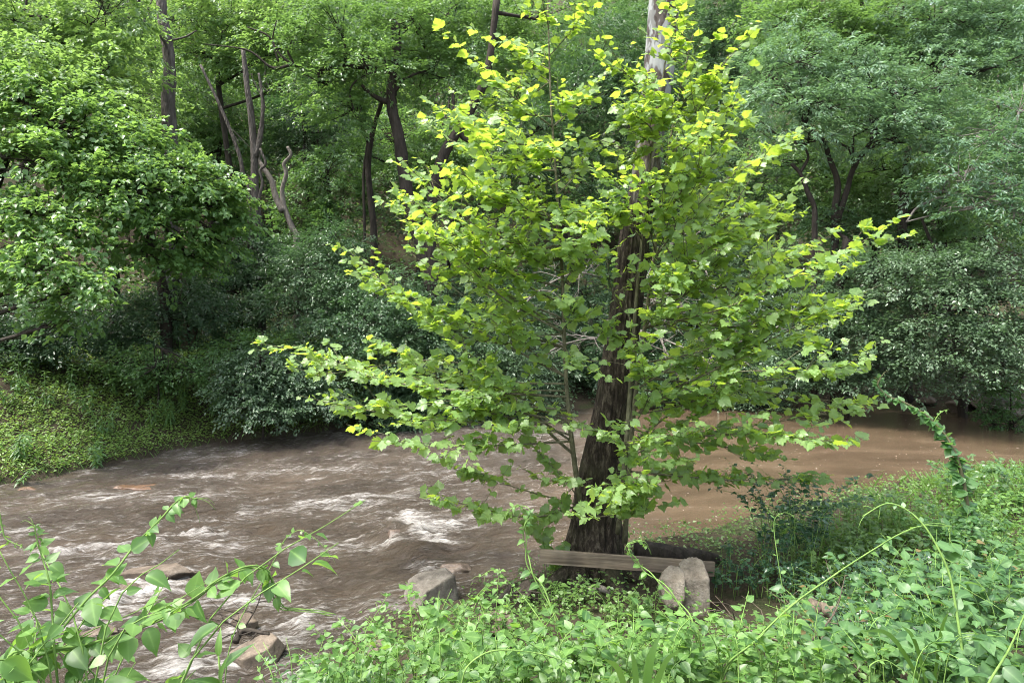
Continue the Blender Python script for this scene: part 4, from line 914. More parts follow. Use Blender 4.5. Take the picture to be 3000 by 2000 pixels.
# dead branch tangle behind the sycamore, right
for k, (pts, lab) in enumerate([([(2130, 1140), (2060, 1050), (1960, 1000), (1860, 960)], "grey bare fallen branch, lowest of the tangle right of the trunk"), ([(2180, 1060), (2080, 960), (1990, 900), (1880, 870)], "long bare branch crossing the middle of the dead tangle"), ([(2200, 980), (2120, 880), (2060, 780), (2020, 690)], "bare branch leaning up at the right of the dead tangle"), ([(2050, 1080), (2120, 1020), (2230, 980), (2330, 930)], "bare branch reaching right out of the dead tangle"), ([(1990, 1110), (1930, 980), (1900, 880), (1910, 780)], "upright bare branch at the left of the dead tangle"), ([(1500, 930), (1580, 850), (1680, 800), (1760, 810)], "bare pale branch left of the trunk at mid height"), ([(1560, 1060), (1650, 1010), (1740, 990), (1800, 1000)], "bare pale branch low on the left of the trunk")]):
    log("dead_branch", lab, ats([(p[0], p[1], 12.6 + .25 * k + .3 * i) for i, p in enumerate(pts)]), .022, .010, "dead", 30 + k, "branch", 16)

# ------------------------------------------------------------------ the sycamore
rng = np.random.default_rng(42)
SYB = np.array([at(1735, 1700, 9.3)[0], 9.3, 0.05])
syc = thing("sycamore_tree", "leaning sycamore with glowing lime leaves and dark flaking trunk behind a plank", "tree", SYB)
tp = [(1735, 1745), (1735, 1690), (1738, 1610), (1746, 1530), (1757, 1420), (1775, 1300), (1797, 1180), (1812, 1050), (1835, 900), (1862, 667), (1893, 500), (1912, 330), (1928, 230), (1946, 0), (1962, -220)]
tw = [330, 250, 190, 158, 150, 128, 116, 108, 104, 92, 90, 90, 98, 98, 96]
yy = np.linspace(9.3, 10.2, len(tp)); Pt = np.array([at(a[0], a[1], y) for a, y in zip(tp, yy)]); rad = np.array([w * .90 / 2 / 2000 * y for w, y in zip(tw, yy)])
n = 460; SG = 144; Pd = catmull(Pt, n); rd = np.interp(np.linspace(0, 1, n), np.linspace(0, 1, len(rad)), rad)
th = np.arange(SG) * 2 * np.pi / SG; kk = np.linspace(0, 150, n)[:, None]
hgt = Pd[:, 2:3]; cx_, sx_ = np.cos(th)[None], np.sin(th)[None]; zz = hgt + 0 * cx_
rough_k = np.clip(1.15 - (hgt - 4.2) / 2.5, .05, 1)
ridge = 1 - np.abs(2 * fbm(cx_ * 4.2 + zz * .55, sx_ * 4.2 - zz * .35, 61, 3) - 1)
plate = fbm(cx_ * 9 + zz * 2.6, sx_ * 9 - zz * 1.9, 67, 3) - .5
flake = (.16 * (ridge - .72) + .13 * plate + .10 * (fbm(cx_ * 2 + zz * .5, sx_ * 2 + zz * .3, 63, 2) - .5)) * rough_k
lob = (np.sin(th * 4 + .7) * .5 + np.sin(th * 7 + 2) * .35)[None] * .26 * np.exp(-np.clip(hgt, 0, 9) / .45)
groove = -.14 * np.exp(-((th[None] - 4.4 + .12 * np.sin(kk * .1)) / .28) ** 2) * np.clip(1.3 - hgt / 3.0, 0, 1)
R = rd[:, None] * (1 + flake + lob + groove)
V = Pd[:, None] + R[..., None] * (np.cos(th)[None, :, None] * np.array([1, 0, 0]) + np.sin(th)[None, :, None] * np.array([0, 1, 0]))
i = np.arange(n - 1)[:, None] * SG; j = np.arange(SG)[None]; j2 = (j + 1) % SG
F = np.stack([i + j, i + j2, i + SG + j2, i + SG + j], -1).reshape(-1, 4)
mesh_obj("trunk", new_mesh("trunk", V.reshape(-1, 3) - SYB, F, M["sycamore_bark"], smooth=True), syc)
for k, pts in enumerate([[(1690, 1660, 9.1), (1640, 1690, 8.9), (1590, 1740, 8.8)], [(1780, 1650, 9.0), (1810, 1720, 8.7), (1850, 1790, 8.5)], [(1800, 1660, 9.2), (1880, 1700, 9.1), (1960, 1720, 8.9)], [(1700, 1670, 9.0), (1690, 1740, 8.7), (1660, 1780, 8.5)]]):
    tb = Tubes(); tb.add(ats(pts), .15, .05, 9, .25, k, 12); tb.obj("root", M["sycamore_bark"], syc, SYB)
stems = [ats([(1700, 1480, 9.1), (1680, 1330, 8.9), (1665, 1200, 8.8), (1655, 1050, 8.7), (1645, 760, 8.7), (1628, 500, 8.8), (1613, 276, 8.8), (1605, 10, 8.8)]),
         ats([(1810, 1560, 8.9), (1828, 1380, 8.6), (1845, 1150, 8.6), (1862, 900, 8.7), (1885, 650, 8.8), (1915, 400, 8.9), (1950, 180, 9.0)]),
         ats([(1830, 1590, 9.0), (1852, 1250, 8.9), (1890, 950, 8.9), (1920, 720, 9.0), (1945, 520, 9.1), (1985, 300, 9.2), (2030, 100, 9.2)])]
sd = []
for s in stems:
    tb = Tubes(); Q = tb.add(s, .038, .008, 8, .1, 3, 50); tb.obj("sprout_stem", M["twig"], syc, SYB); sd.append(Q)
tips = [(1850, 380), (1900, 560), (1820, 600), (1960, 640), (1780, 760), (1910, 800), (1870, 1010), (1740, 960), (1900, 1160), (1740, 1260), (1860, 1420), (1770, 1470), (1800, 300), (1960, 480), (860, 1010), (890, 1105), (960, 1180), (1060, 1290), (1200, 1430), (1005, 720), (1085, 810), (1140, 545), (1205, 590), (1250, 375), (1330, 310), (1378, 165), (1480, 120), (1590, 5), (1690, 80), (1130, 1010), (1300, 1090), (1150, 1190), (1260, 1260), (1400, 1380), (1220, 880), (1190, 730), (1330, 480), (1450, 330), (1500, 680), (1420, 900), (1540, 1150), (1560, 560), (1450, 560), (1300, 640), (1380, 780), (1560, 420), (1660, 300), (1700, 480), (1610, 880),
        (2060, 90), (1985, 55), (2190, 270), (2195, 360), (2130, 180), (2330, 410), (2305, 600), (2550, 650), (2535, 865), (2490, 1090), (2600, 1195), (2530, 1300), (2370, 1400), (2120, 1400), (2250, 700), (2150, 520), (2200, 830), (2300, 1000), (2250, 1140), (2100, 1250), (2050, 1000), (2020, 760), (2050, 400), (1990, 1330), (1880, 1480), (1790, 1510), (2420, 760), (2400, 960), (2420, 1210), (2120, 650), (2060, 560), (2160, 960), (2000, 250), (1800, 180), (1790, 420), (1740, 640), (1690, 880), (1700, 1060), (1880, 1090), (1830, 1290), (1660, 1410), (2230, 1330), (1950, 900), (1940, 600),
        (1830, 1430), (1880, 1350), (1640, 1500), (1580, 1330), (1900, 520), (1930, 330), (1880, 440), (1950, 150), (1900, 240), (1700, 620), (1480, 200), (1560, 150), (1420, 430), (1260, 520), (1170, 640), (1260, 780), (1150, 880), (1050, 1080), (1180, 1120), (1380, 1190), (1480, 1260), (2080, 280), (2120, 420), (2230, 480), (2210, 620), (2330, 720), (2330, 860), (2380, 1090), (2190, 1060), (2110, 1120), (2010, 1160), (1920, 1220), (1700, 760), (1640, 640), (1880, 330), (1980, 420)]
edge_l = np.interp(np.arange(0, 1500), [20, 140, 300, 480, 700, 1000, 1300], [1560, 1400, 1300, 1200, 1080, 980, 1150])
edge_r = np.interp(np.arange(0, 1500), [20, 140, 300, 480, 700, 1000, 1300], [1700, 2020, 2150, 2220, 2440, 2450, 2400])
for q in range(34):
    py = int(180 + 720 * rng.random()); px = edge_l[py] + (edge_r[py] - edge_l[py]) * rng.random()
    if not (1790 < px < 1900 and py > 620): tips.append((float(px), float(py)))
LP, LD, LN, LS = [], [], [], []
def add_leaf_run(Q, t0, cnt, size, rng, taper=True):
    m = len(Q)
    ts = np.sort(rng.uniform(t0, 1, cnt)); 
    for c, t in enumerate(ts):
        i_ = min(m - 2, int(t * (m - 1))); p = Q[i_]; d = norm(Q[min(m - 1, i_ + 1)] - Q[max(0, i_ - 1)])
        sd_ = norm(np.cross(d, [0, 0, 1.])) * (1 if c % 2 else -1)
        pd_ = norm(sd_ * rng.uniform(.5, 1.2) + d * rng.uniform(.2, .9) + np.array([0, 0, rng.uniform(-.2, .5)]))
        pet = p + pd_ * size * rng.uniform(.25, .5)
        ld = norm(pd_ * .9 + d * .3 + np.array([0, 0, rng.uniform(-.75, .05)]) + rng.normal(0, .22, 3))
        sz = size * rng.uniform(.45, 1.2) * (1 - .35 * t * (rng.random() < .5) if taper else 1)
        nn_ = np.array([0, -.3, .85]) + rng.normal(0, .45, 3)
        LP.append(pet); LD.append(ld); LN.append(nn_); LS.append(sz); PET.append((p, pet))
PET = []
for k, (px, py) in enumerate(tips):
    side = -1 if px < 1680 else 1
    cand = sd[0] if px < 1720 else (sd[1] if px < 1900 else sd[2])
    spx = 1640 if px < 1720 else 1870
    dist = abs(px - spx)
    spy = py + (.44 if py < 900 else -.05 if py > 1150 else .2) * dist + 40 + rng.normal(0, 60)
    ylim = rng.normal(0, .75) * min(1, dist / 300 + .35)
    yt = np.clip(8.8 + ylim - (.7 if 1680 < px < 1960 and py > 500 else 0), 7.3, 10.6)
    cpy = 850 - (cand[:, 2] - HC) / cand[:, 1] * 2000
    i0 = int(np.argmin(np.abs(cpy - min(spy, 1540)))); a = cand[i0]; e = at(px, py, yt)
    L_ = np.linalg.norm(e - a)
    mid = a + (e - a) * .5 + np.array([0, 0, -.09 * L_ if py < 1000 else .05 * L_]) + rng.normal(0, .085 * L_, 3)
    tb = Tubes(); Q = tb.add([a, mid, e], .006 + .0038 * L_, .003, 6, .1, k, 24)
    size = .142 if dist > 250 else .132
    add_leaf_run(Q, .2, int(12 + 11 * L_), size, rng)
    for q in range(int(3 + 2.6 * L_)):
        s0 = Q[rng.integers(7, 23)]; d = norm((e - a) + rng.normal(0, .55 * L_, 3) * np.array([1, 1, .22])) * rng.uniform(.25, .8)
        Q2 = tb.add([s0, s0 + d * .5 + rng.normal(0, .03, 3), s0 + d + np.array([0, 0, .05])], .005, .002, 5, 0, 0, 10)
        add_leaf_run(Q2, .25, rng.integers(7, 12), size * .95, rng)
    tb.obj("branch", M["twig"], syc, SYB)
tb = Tubes()
for p, q in PET: tb.add([p, q], .0022, .0016, 3)
tb.obj("leaf_stalks", M["stem"], syc, SYB, kind="stuff")
LP, LD, LN, LS = map(np.array, (LP, LD, LN, LS))
print("sycamore leaves", len(LP))
d = np.linalg.norm(LP - CAM, axis=1); order = np.argsort(-(LS / d)); big, rest = order[:298], order[298:]
leaf_objects(syc, "sycamore", SY, M["sycamore"], LP[big], LD[big], LN[big], LS[big], rng)
h = len(rest) // 6
Vs = []
for k in range(6):
    ids = rest[k::6]
    Vs.append((SY[k], ids))
tvs = []; tfs = []; tts = []; vns = []; off = 0
for tpl, ids in Vs:
    tv, tf, tve = tpl; Xs, Ds, Nz = frames(LD[ids], LN[ids]); S_ = LS[ids][:, None, None]
    V = LP[ids][:, None] + S_ * (tv[None, :, 0:1] * Xs[:, None] + tv[None, :, 1:2] * Ds[:, None] + tv[None, :, 2:3] * Nz[:, None])
    tvs.append(V.reshape(-1, 3)); tfs.append((tf[None] + (np.arange(len(ids)) * len(tv))[:, None, None]).reshape(-1, 3) + off); off += len(ids) * len(tv)
    tts.append(np.repeat(rng.random(len(ids)) , len(tv))); vns.append(np.tile(tve, len(ids)))
mesh_obj("foliage", new_mesh("foliage", np.vstack(tvs) - SYB, np.vstack(tfs), M["sycamore"], tint=np.concatenate(tts), vein=np.concatenate(vns), smooth=True), syc, kind="stuff")

# ------------------------------------------------------------------ plank against the trunk
def plank_mat():
    m, nt, out = mat_new("weathered_plank"); L = nt.links.new
    tc = N(nt, "ShaderNodeTexCoord"); mp = N(nt, "ShaderNodeMapping"); mp.inputs["Scale"].default_value = (1.2, 14, 26); L(tc.outputs["Object"], mp.inputs[0])
    n1 = N(nt, "ShaderNodeTexNoise", ins={"Scale": 1.6, "Detail": 7.0, "Roughness": 0.6, "Distortion": 0.7}); L(mp.outputs[0], n1.inputs[0])
    n2 = N(nt, "ShaderNodeTexNoise", ins={"Scale": 2.4, "Detail": 3.0}); L(tc.outputs["Object"], n2.inputs[0])
    r = ramp(nt, [(0.3, (0.085, 0.068, 0.05)), (0.5, (0.18, 0.148, 0.112)), (0.7, (0.28, 0.24, 0.19))], n1.outputs[0])
    r2 = ramp(nt, [(0.35, (0.6, 0.6, 0.62)), (0.65, (1.1, 1.05, 1.0))], n2.outputs[0])
    vo = N(nt, "ShaderNodeTexVoronoi", ins={"Scale": 2.1}); mp2 = N(nt, "ShaderNodeMapping"); mp2.inputs["Scale"].default_value = (1, .2, 2.2); L(tc.outputs["Object"], mp2.inputs[0]); L(mp2.outputs[0], vo.inputs[0])
    kn = ramp(nt, [(0.03, (0.25, 0.2, 0.17)), (0.09, (1, 1, 1))], vo.outputs["Distance"])
    mx = N(nt, "ShaderNodeMix", data_type='RGBA', blend_type='MULTIPLY'); mx.inputs[0].default_value = 1; L(r.outputs[0], mx.inputs[6]); L(r2.outputs[0], mx.inputs[7])
    m2 = N(nt, "ShaderNodeMix", data_type='RGBA', blend_type='MULTIPLY'); m2.inputs[0].default_value = 1; L(mx.outputs[2], m2.inputs[6]); L(kn.outputs[0], m2.inputs[7])
    b = N(nt, "ShaderNodeBump", ins={"Strength": 0.35, "Distance": 0.01}); L(n1.outputs[0], b.inputs["Height"])
    pb = N(nt, "ShaderNodeBsdfPrincipled", ins={"Roughness": 0.85, "Specular IOR Level": 0.2}); L(m2.outputs[2], pb.inputs["Base Color"]); L(b.outputs[0], pb.inputs["Normal"]); L(pb.outputs[0], out.inputs[0]); return m
import bmesh
pa, pb_ = at(1580, 1628, 8.62), at(2093, 1666, 8.50)
ln = float(np.linalg.norm(pb_ - pa)); bm = bmesh.new(); bmesh.ops.create_cube(bm, size=1)
bmesh.ops.scale(bm, vec=(ln, .042, .178), verts=bm.verts)
bmesh.ops.bevel(bm, geom=list(bm.edges), offset=.004, segments=1, affect='EDGES')
me = bpy.data.meshes.new("plank"); bm.to_mesh(me); bm.free(); me.materials.append(plank_mat())
pl = mesh_obj("plank", me, label="weathered grey board lying across the front of the sycamore's foot", cat="plank")
xv = Vector(pb_ - pa).normalized(); zv = Vector((0, 0, 1)); yv = zv.cross(xv).normalized(); zv = xv.cross(yv)
mid = (pa + pb_) / 2
pl.matrix_world = Matrix(((xv.x, yv.x, zv.x, mid[0]), (xv.y, yv.y, zv.y, mid[1]), (xv.z, yv.z, zv.z, mid[2]), (0, 0, 0, 1)))

# ------------------------------------------------------------------ near bank plants
def vine(label, pts, leaf, n, mat="vine", r=.006, strands=1, seed=0, t0=0.0, t1=1.0, foot_=True, tpls=None, name="climbing_vine", stemmat="stem", shrink=.65, curl=True):
    rng = np.random.default_rng(seed + 900)
    P = [at(*p) for p in pts]
    if foot_:
        f = P[0]; g = gz(f[0], f[1]); 
        if f[2] > g + .05: P = [np.array([f[0] + rng.normal(0, .08), f[1] + rng.uniform(-.05, .2), g - .03]), ] + P
    o = thing(name, label, "vine", P[0])
    m = max(40, len(P) * 8); tb = Tubes(); Q = catmull(P, m)
    for s in range(strands):
        ph = s * 2 * np.pi / strands; w = np.linspace(0, 1, m); am = (r * 1.7 if strands > 1 else 0)
        QQ = Q + am * np.stack([np.cos(w * 26 + ph), np.sin(w * 26 + ph), np.cos(w * 26 + ph + 1)], -1)
        rr = r * (1 - .6 * w)
        tb.add(QQ, r, r * .4, 6, 0, 0, radii=rr)
    if curl:
        e = Q[-1]; d = norm(Q[-1] - Q[-4]); L = leaf * .9
        for s in range(3):
            v = norm(d + rng.normal(0, .5, 3)) * L; tb.add([Q[-2 - 3 * s], Q[-2 - 3 * s] + v * .6, Q[-2 - 3 * s] + v + np.array([0, 0, -.3 * L])], r * .3, r * .15, 4, 0, 0, 6)
    tb.obj("stem", M[stemmat], o, P[0])
    ts = np.linspace(t0, t1, n) + rng.normal(0, .02, n); ts = np.clip(ts, 0, .995)
    ii = (ts * (m - 1)).astype(int); tg = norm(np.gradient(Q, axis=0))[ii]; sd_ = norm(np.cross(tg, np.array([.15, -.4, 1.]))) * np.where(np.arange(n) % 2, 1, -1)[:, None]
    D = norm(sd_ * rng.uniform(.5, 1.1, (n, 1)) + tg * rng.uniform(.1, .6, (n, 1)) + np.array([0, 0, -1]) * rng.uniform(-.1, .7, (n, 1)) + rng.normal(0, .22, (n, 3)))
    S = leaf * (1 - shrink * (ts - t0) / max(.01, t1 - t0)) * rng.uniform(.5, 1.2, n)
    Pp = Q[ii] + D * .12 * S[:, None] + 0
    Nn = np.array([0, -.45, .8]) + rng.normal(0, .4, (n, 3))
    leaf_objects(o, (mat, "ov") if tpls is None else (mat, "ln"), tpls or OV, M[mat], Pp, D, Nn, S, rng)
    return o

def thicket(label, bases, h, leaf, nst, nleaf, mat="vine", seed=0, tpls=None, name="leafy_shrub", cat="shrub", stem="stem", up=1.0, parts=240, key="ov", droop=.3, top=.0):
    """a bushy plant of many arching stems rising round the base points; bases: list of world (x,y) spots with radius"""
    rng = np.random.default_rng(seed + 500)
    b0 = bases[0]; base = np.array([b0[0], b0[1], gz(b0[0], b0[1])]); o = thing(name, label, cat, base)
    tb = Tubes(); PP, DD, NN, SS = [], [], [], []
    per = max(1, nst // len(bases))
    for (bx, by, br) in bases:
        for s in range(per):
            a, rr = rng.uniform(0, 6.28), br * rng.random() ** .5
            x, y = bx + rr * math.cos(a), by + rr * math.sin(a); z = gz(x, y)
            hh = h * rng.uniform(.45, 1.15); oa = rng.uniform(0, 6.28); out = np.array([math.cos(oa), math.sin(oa), 0]) * hh * rng.uniform(.1, .6)
            P0 = np.array([x, y, z - .02]); P1 = P0 + out * .3 + np.array([0, 0, hh * .65 * up]); P2 = P0 + out + np.array([0, 0, hh * up * rng.uniform(.75, 1.0)])
            Q = tb.add([P0, P1, P2], .0045, .002, 4, 0, 0, 9); Q = catmull([P0, P1, P2], 30)
            k = nleaf; ts = rng.uniform(.22, 1, k); ii = (ts * 29).astype(int); tg = norm(np.gradient(Q, axis=0))[ii]
            az_ = np.arange(k) * 2.4 + rng.uniform(0, 6)
            D = np.stack([np.cos(az_), np.sin(az_), rng.normal(.05, .3, k) - droop * rng.random(k)], -1) + tg * .35
            Nn = np.array([0, -.2, 1.]) + rng.normal(0, .33, (k, 3))
            PP.append(Q[ii] + norm(D) * leaf * .15); DD.append(D); NN.append(Nn); SS.append(leaf * rng.uniform(.4, 1.2, k) * rng.uniform(.7, 1.1))
    tb.obj("stems", M[stem], o, base, kind="stuff")
    P, D, Nn, S = map(np.concatenate, (PP, DD, NN, SS))
    leaves_split(o, (mat, key), tpls or OV, M[mat], P, D, Nn, S, rng.random(len(P)), rng, parts)
    return o
def xy(px, py, y, r): p = at(px, py, y); return (p[0], y, r)

rng = np.random.default_rng(9)
tn = lambda x, y: (dnear(x, y) > .15) & (np.abs(x) < y * 1.0 + 1)
cover("ground_cover_near", rng, 52000, (-4, 14), (2.2, 16), lambda x, y: tn(x, y) & (fbm(x * 1.1, y * 1.1, 57) < .6), .055, "cover_near", T_PT, "small leafy herbs carpeting the near bank", .30)
cover("grass_near", rng, 7000, (4.0, 15), (7.5, 16), lambda x, y: (dnear(x, y) > .1) & (dnear(x, y) < 6) & (fbm(x * .6, y * .6, 66) > .5), .30, "grass", T_BL, "bright grasses on the right bank beside the calm water", .05, .7, 'blade')

# bottom centre: bittersweet
for k, (lab, bs, h, lf, ns, nl) in enumerate([
    ("mound of pale green oval leaves at the bottom edge left of centre", [xy(1010, 1900, 4.5, .45), xy(930, 1950, 4.1, .3)], .60, .075, 44, 13),
    ("leafy vine mound under the grey boulder in the lower middle", [xy(1260, 1830, 5.2, .5), xy(1180, 1880, 4.8, .4)], .62, .078, 52, 13),
    ("bright leafy vine mound at the bottom edge, centre", [xy(1330, 1950, 3.9, .45), xy(1500, 1960, 3.9, .4)], .52, .082, 52, 13),
    ("light green vine mound at the bottom edge below the plank", [xy(1700, 1960, 4.0, .45), xy(1850, 1940, 4.2, .4)], .55, .085, 56, 13),
    ("broad-leaved vine mound below the squared stone block", [xy(1960, 1900, 4.8, .45), xy(2080, 1940, 4.5, .4)], .50, .088, 50, 13),
    ("pale leafy mound at the bottom edge right of the squared block", [xy(2250, 1960, 4.2, .4), xy(2380, 1980, 4.2, .35)], .48, .088, 46, 13)]):
    thicket(lab, bs, h * 1.15, lf, ns, nl, "vine", k)
# bottom right: broad leaves
for k, (lab, bs, h, lf, ns, nl) in enumerate([
    ("broad-leaved bush filling the lower right corner", [xy(2900, 1950, 4.2, .5), xy(2750, 1990, 4.0, .4)], .75, .12, 40, 12),
    ("tall broad-leaved bush at the right edge with tiers of flat leaves", [xy(2900, 1750, 5.4, .55), xy(2780, 1720, 5.6, .45)], .95, .13, 42, 13),
    ("broad-leaved bush left of the right-edge bush in the lower right", [xy(2600, 1850, 5.0, .5), xy(2500, 1900, 4.8, .4)], .65, .105, 44, 12),
    ("broad-leaved bush below the ivy-wrapped stem", [xy(2800, 1580, 7.0, .6), xy(2650, 1620, 6.9, .5), xy(2950, 1600, 6.6, .5)], .85, .12, 54, 13)]):
    thicket(lab, bs, h, lf, ns, nl, "broad", 20 + k)
# mid right: dark and bright bushes
for k, (lab, bs, h, lf, ns, nl, mt, pr) in enumerate([
    ("dark glossy bush standing against the brown water right of the sycamore", [xy(2360, 1560, 9.2, .45), xy(2300, 1600, 9.0, .4)], 1.45, .085, 54, 24, "glossy", 150),
    ("dark low bush right of the plank's end behind the stone block", [xy(2200, 1650, 8.6, .5), xy(2330, 1680, 8.2, .45)], .55, .075, 56, 14, "glossy", 120),
    ("pale green weedy bush on the bank below the dark glossy bush", [xy(2480, 1600, 8.4, .6), xy(2560, 1560, 9.0, .5)], .6, .085, 56, 14, "cover_near", 120),
    ("bright bush at the water's edge left of the ivy-wrapped stem", [xy(2700, 1480, 9.6, .6), xy(2620, 1480, 10.2, .5)], .75, .085, 54, 15, "vine", 140),
    ("bright grassy bush at the right edge by the calm water", [xy(2950, 1480, 9.6, .7), xy(2900, 1440, 10.8, .6)], .65, .085, 56, 14, "vine", 120),
    ("tall tangled bush on the right bank between the dark bush and the ivy-wrapped stem", [xy(2560, 1480, 10.0, .6), xy(2480, 1510, 9.6, .5)], .95, .085, 60, 16, "cover_near", 100),
    ("leafy tangle at the right edge above the tiered broad-leaved bush", [xy(2980, 1560, 8.0, .6), xy(2900, 1540, 8.4, .5)], .95, .09, 60, 16, "broad", 120),
    ("dense bush round the foot of the ivy-wrapped stem", [xy(2840, 1520, 8.6, .45), xy(2780, 1500, 9.0, .4)], .9, .10, 56, 18, "ivy", 140),
    ("slim-leaved bush at the far right by the calm water's edge", [xy(3000, 1440, 11.0, .7), xy(2860, 1430, 11.4, .6)], .85, .10, 56, 16, "herb", 60),
    ("dark-leaved tangle behind the long slanting shoot on the right bank", [xy(2560, 1650, 7.6, .5), xy(2660, 1670, 7.2, .5)], .75, .08, 60, 16, "glossy", 120),
    ("low dark-leaved patch in the middle of the right bank under taller leaves", [xy(2450, 1800, 5.8, .5), xy(2560, 1770, 6.0, .4)], .55, .07, 56, 15, "glossy", 120),
    ("leafy patch of low herbs under the plank", [xy(1700, 1720, 8.2, .35), xy(1620, 1720, 8.2, .3)], .34, .06, 44, 12, "cover_near", 100),
    ("green herb clump right of the mossy arched branch", [xy(1880, 1730, 7.9, .3), xy(1830, 1780, 7.4, .3)], .40, .06, 36, 12, "cover_near", 100),
    ("dim herb patch on bare soil right of the squared block", [xy(2180, 1790, 6.8, .45), xy(2250, 1830, 6.2, .4)], .30, .055, 44, 12, "cover_near", 80),
    ("shrubby herbs at the water's edge below the boulder", [xy(1400, 1790, 6.9, .4), xy(1500, 1790, 7.0, .35)], .42, .06, 44, 13, "cover_near", 100),
    ("weedy clump at the right of the mid bank under the arching shoot", [xy(2500, 1720, 6.6, .5), xy(2420, 1700, 7.0, .4)], .5, .085, 50, 13, "broad", 120)]):
    thicket(lab, bs, h, lf, ns, nl, mt, 40 + k, parts=pr)
thicket("dark leafy sycamore shoot sprouting left of the trunk foot behind the plank", [xy(1618, 1610, 9.0, .12)], 1.05, .13, 7, 11, "sycamore", 66, tpls=SY, key="sy", parts=80)
# lance-leaved sprigs by the lower rapids
for k, (lab, bs, h, lf, ns, nl) in enumerate([
    ("slender-leaved dark herb beside the tan block at the bottom", [xy(900, 1950, 5.0, .28)], .75, .09, 18, 16), ("slender-leaved sprig at the water's edge left of the vine mounds", [xy(1040, 1870, 6.4, .25)], .55, .08, 14, 14), ("light fine-leaved sprig at the bottom edge right of the tan block", [xy(990, 1990, 4.6, .2)], .5, .085, 14, 14)]):
    thicket(lab, bs, h, lf, ns, nl, "herb", 70 + k, tpls=LANCE, key="ln", parts=120)
# bottom left: big vine leaves close to the camera
thicket("large heart-shaped vine leaves crowding the bottom left corner", [xy(30, 1960, 2.5, .22), xy(170, 1990, 2.45, .22), xy(300, 2020, 2.5, .2)], 1.35, .105, 54, 9, "vine", 90, up=1.0, droop=.7)
thicket("fine pale-leaved sprig behind the big corner leaves", [xy(70, 1900, 3.4, .16)], .95, .045, 14, 14, "herb", 92, up=.7, parts=100)

vine("long straight vine shoot rising to a curled tip over the lower left rapids", [(60, 1985, 2.5), (150, 1880, 2.5), (250, 1760, 2.52), (330, 1680, 2.55), (400, 1590, 2.6), (470, 1520, 2.62), (510, 1475, 2.65), (545, 1453, 2.65), (572, 1464, 2.66)], .105, 32, seed=1, t0=.25, r=.0055)
vine("thick twisted vine arching across the lower left with a drooping end", [(20, 1990, 2.4), (120, 1915, 2.45), (250, 1890, 2.5), (380, 1850, 2.55), (530, 1780, 2.6), (640, 1700, 2.65), (720, 1662, 2.7), (780, 1675, 2.75), (805, 1740, 2.8), (830, 1780, 2.85), (900, 1787, 2.9), (980, 1800, 2.95)], .112, 60, strands=3, seed=2, t0=.12, t1=.75, r=.005, curl=False, shrink=.45)
vine("upright pale vine shoot with paired leaves at the left edge", [(165, 1960, 2.45), (153, 1800, 2.5), (145, 1707, 2.5), (123, 1630, 2.52), (106, 1571, 2.53), (102, 1537, 2.53)], .08, 26, seed=3, t0=.3, r=.0045)
vine("thin vine tip poking in at the left edge above the rapids", [(-60, 1620, 2.6), (-10, 1500, 2.6), (5, 1540, 2.6), (15, 1575, 2.6), (40, 1590, 2.6), (65, 1600, 2.6)], .03, 8, seed=4, t0=.4, r=.0035, foot_=False)
vine("hair-thin hooked shoot rising over the middle of the rapids", [(660, 1990, 3.4), (680, 1873, 3.4), (719, 1784, 3.45), (795, 1656, 3.5), (829, 1588, 3.5), (855, 1562, 3.5), (885, 1554, 3.5), (936, 1588, 3.5), (970, 1631, 3.5)], .05, 18, seed=5, t0=.25, r=.0035)
vine("tall hooked vine shoot in front of the plank's left end", [(1700, 1960, 4.2), (1663, 1886, 4.2), (1595, 1737, 4.3), (1553, 1665, 4.35), (1540, 1597, 4.4), (1538, 1537, 4.4), (1553, 1503, 4.4), (1523, 1480, 4.4), (1487, 1492, 4.4)], .085, 34, seed=6, t0=.15, r=.006, strands=2)
vine("shorter vine shoot bending left beside the tall hooked one", [(1620, 1880, 4.4), (1587, 1822, 4.4), (1532, 1746, 4.5), (1489, 1703, 4.5), (1447, 1669, 4.5), (1404, 1690, 4.5)], .07, 16, seed=7, t0=.1, r=.005)
vine("leafy vine shoot crossing the plank in front of the trunk", [(2040, 1850, 4.6), (2000, 1780, 4.7), (1936, 1707, 4.8), (1885, 1665, 4.9), (1851, 1626, 4.9), (1838, 1597, 4.9), (1876, 1584, 4.9), (1897, 1601, 4.9)], .085, 28, seed=8, t0=.1, r=.006, strands=2)
vine("long slanting vine shoot with a looped tip on the right bank", [(2130, 1950, 4.2), (2212, 1877, 4.2), (2306, 1784, 4.3), (2404, 1711, 4.35), (2532, 1626, 4.4), (2638, 1563, 4.45), (2715, 1537, 4.5), (2778, 1541, 4.5), (2783, 1556, 4.5)], .088, 26, seed=9, t0=.05, r=.006, strands=2)
vine("long green stem arching left over the lower right bushes", [(2850, 2060, 3.6), (2834, 2000, 3.6), (2804, 1801, 3.7), (2783, 1686, 3.75), (2744, 1597, 3.8), (2702, 1533, 3.85), (2651, 1490, 3.9), (2595, 1475, 3.9), (2527, 1512, 3.9)], .075, 16, seed=10, t0=.15, r=.009, mat="broad")
vine("thin upright shoot with hooked tip right of the squared block", [(2310, 1850, 4.6), (2302, 1780, 4.6), (2281, 1652, 4.65), (2268, 1554, 4.7), (2272, 1516, 4.7), (2298, 1501, 4.7), (2325, 1510, 4.7)], .055, 16, seed=11, t0=.1, r=.004)
vine("small hooked shoot right of the squared block's foot", [(2150, 1930, 4.4), (2145, 1903, 4.4), (2128, 1843, 4.4), (2140, 1818, 4.4), (2170, 1822, 4.4)], .05, 7, seed=12, r=.004)
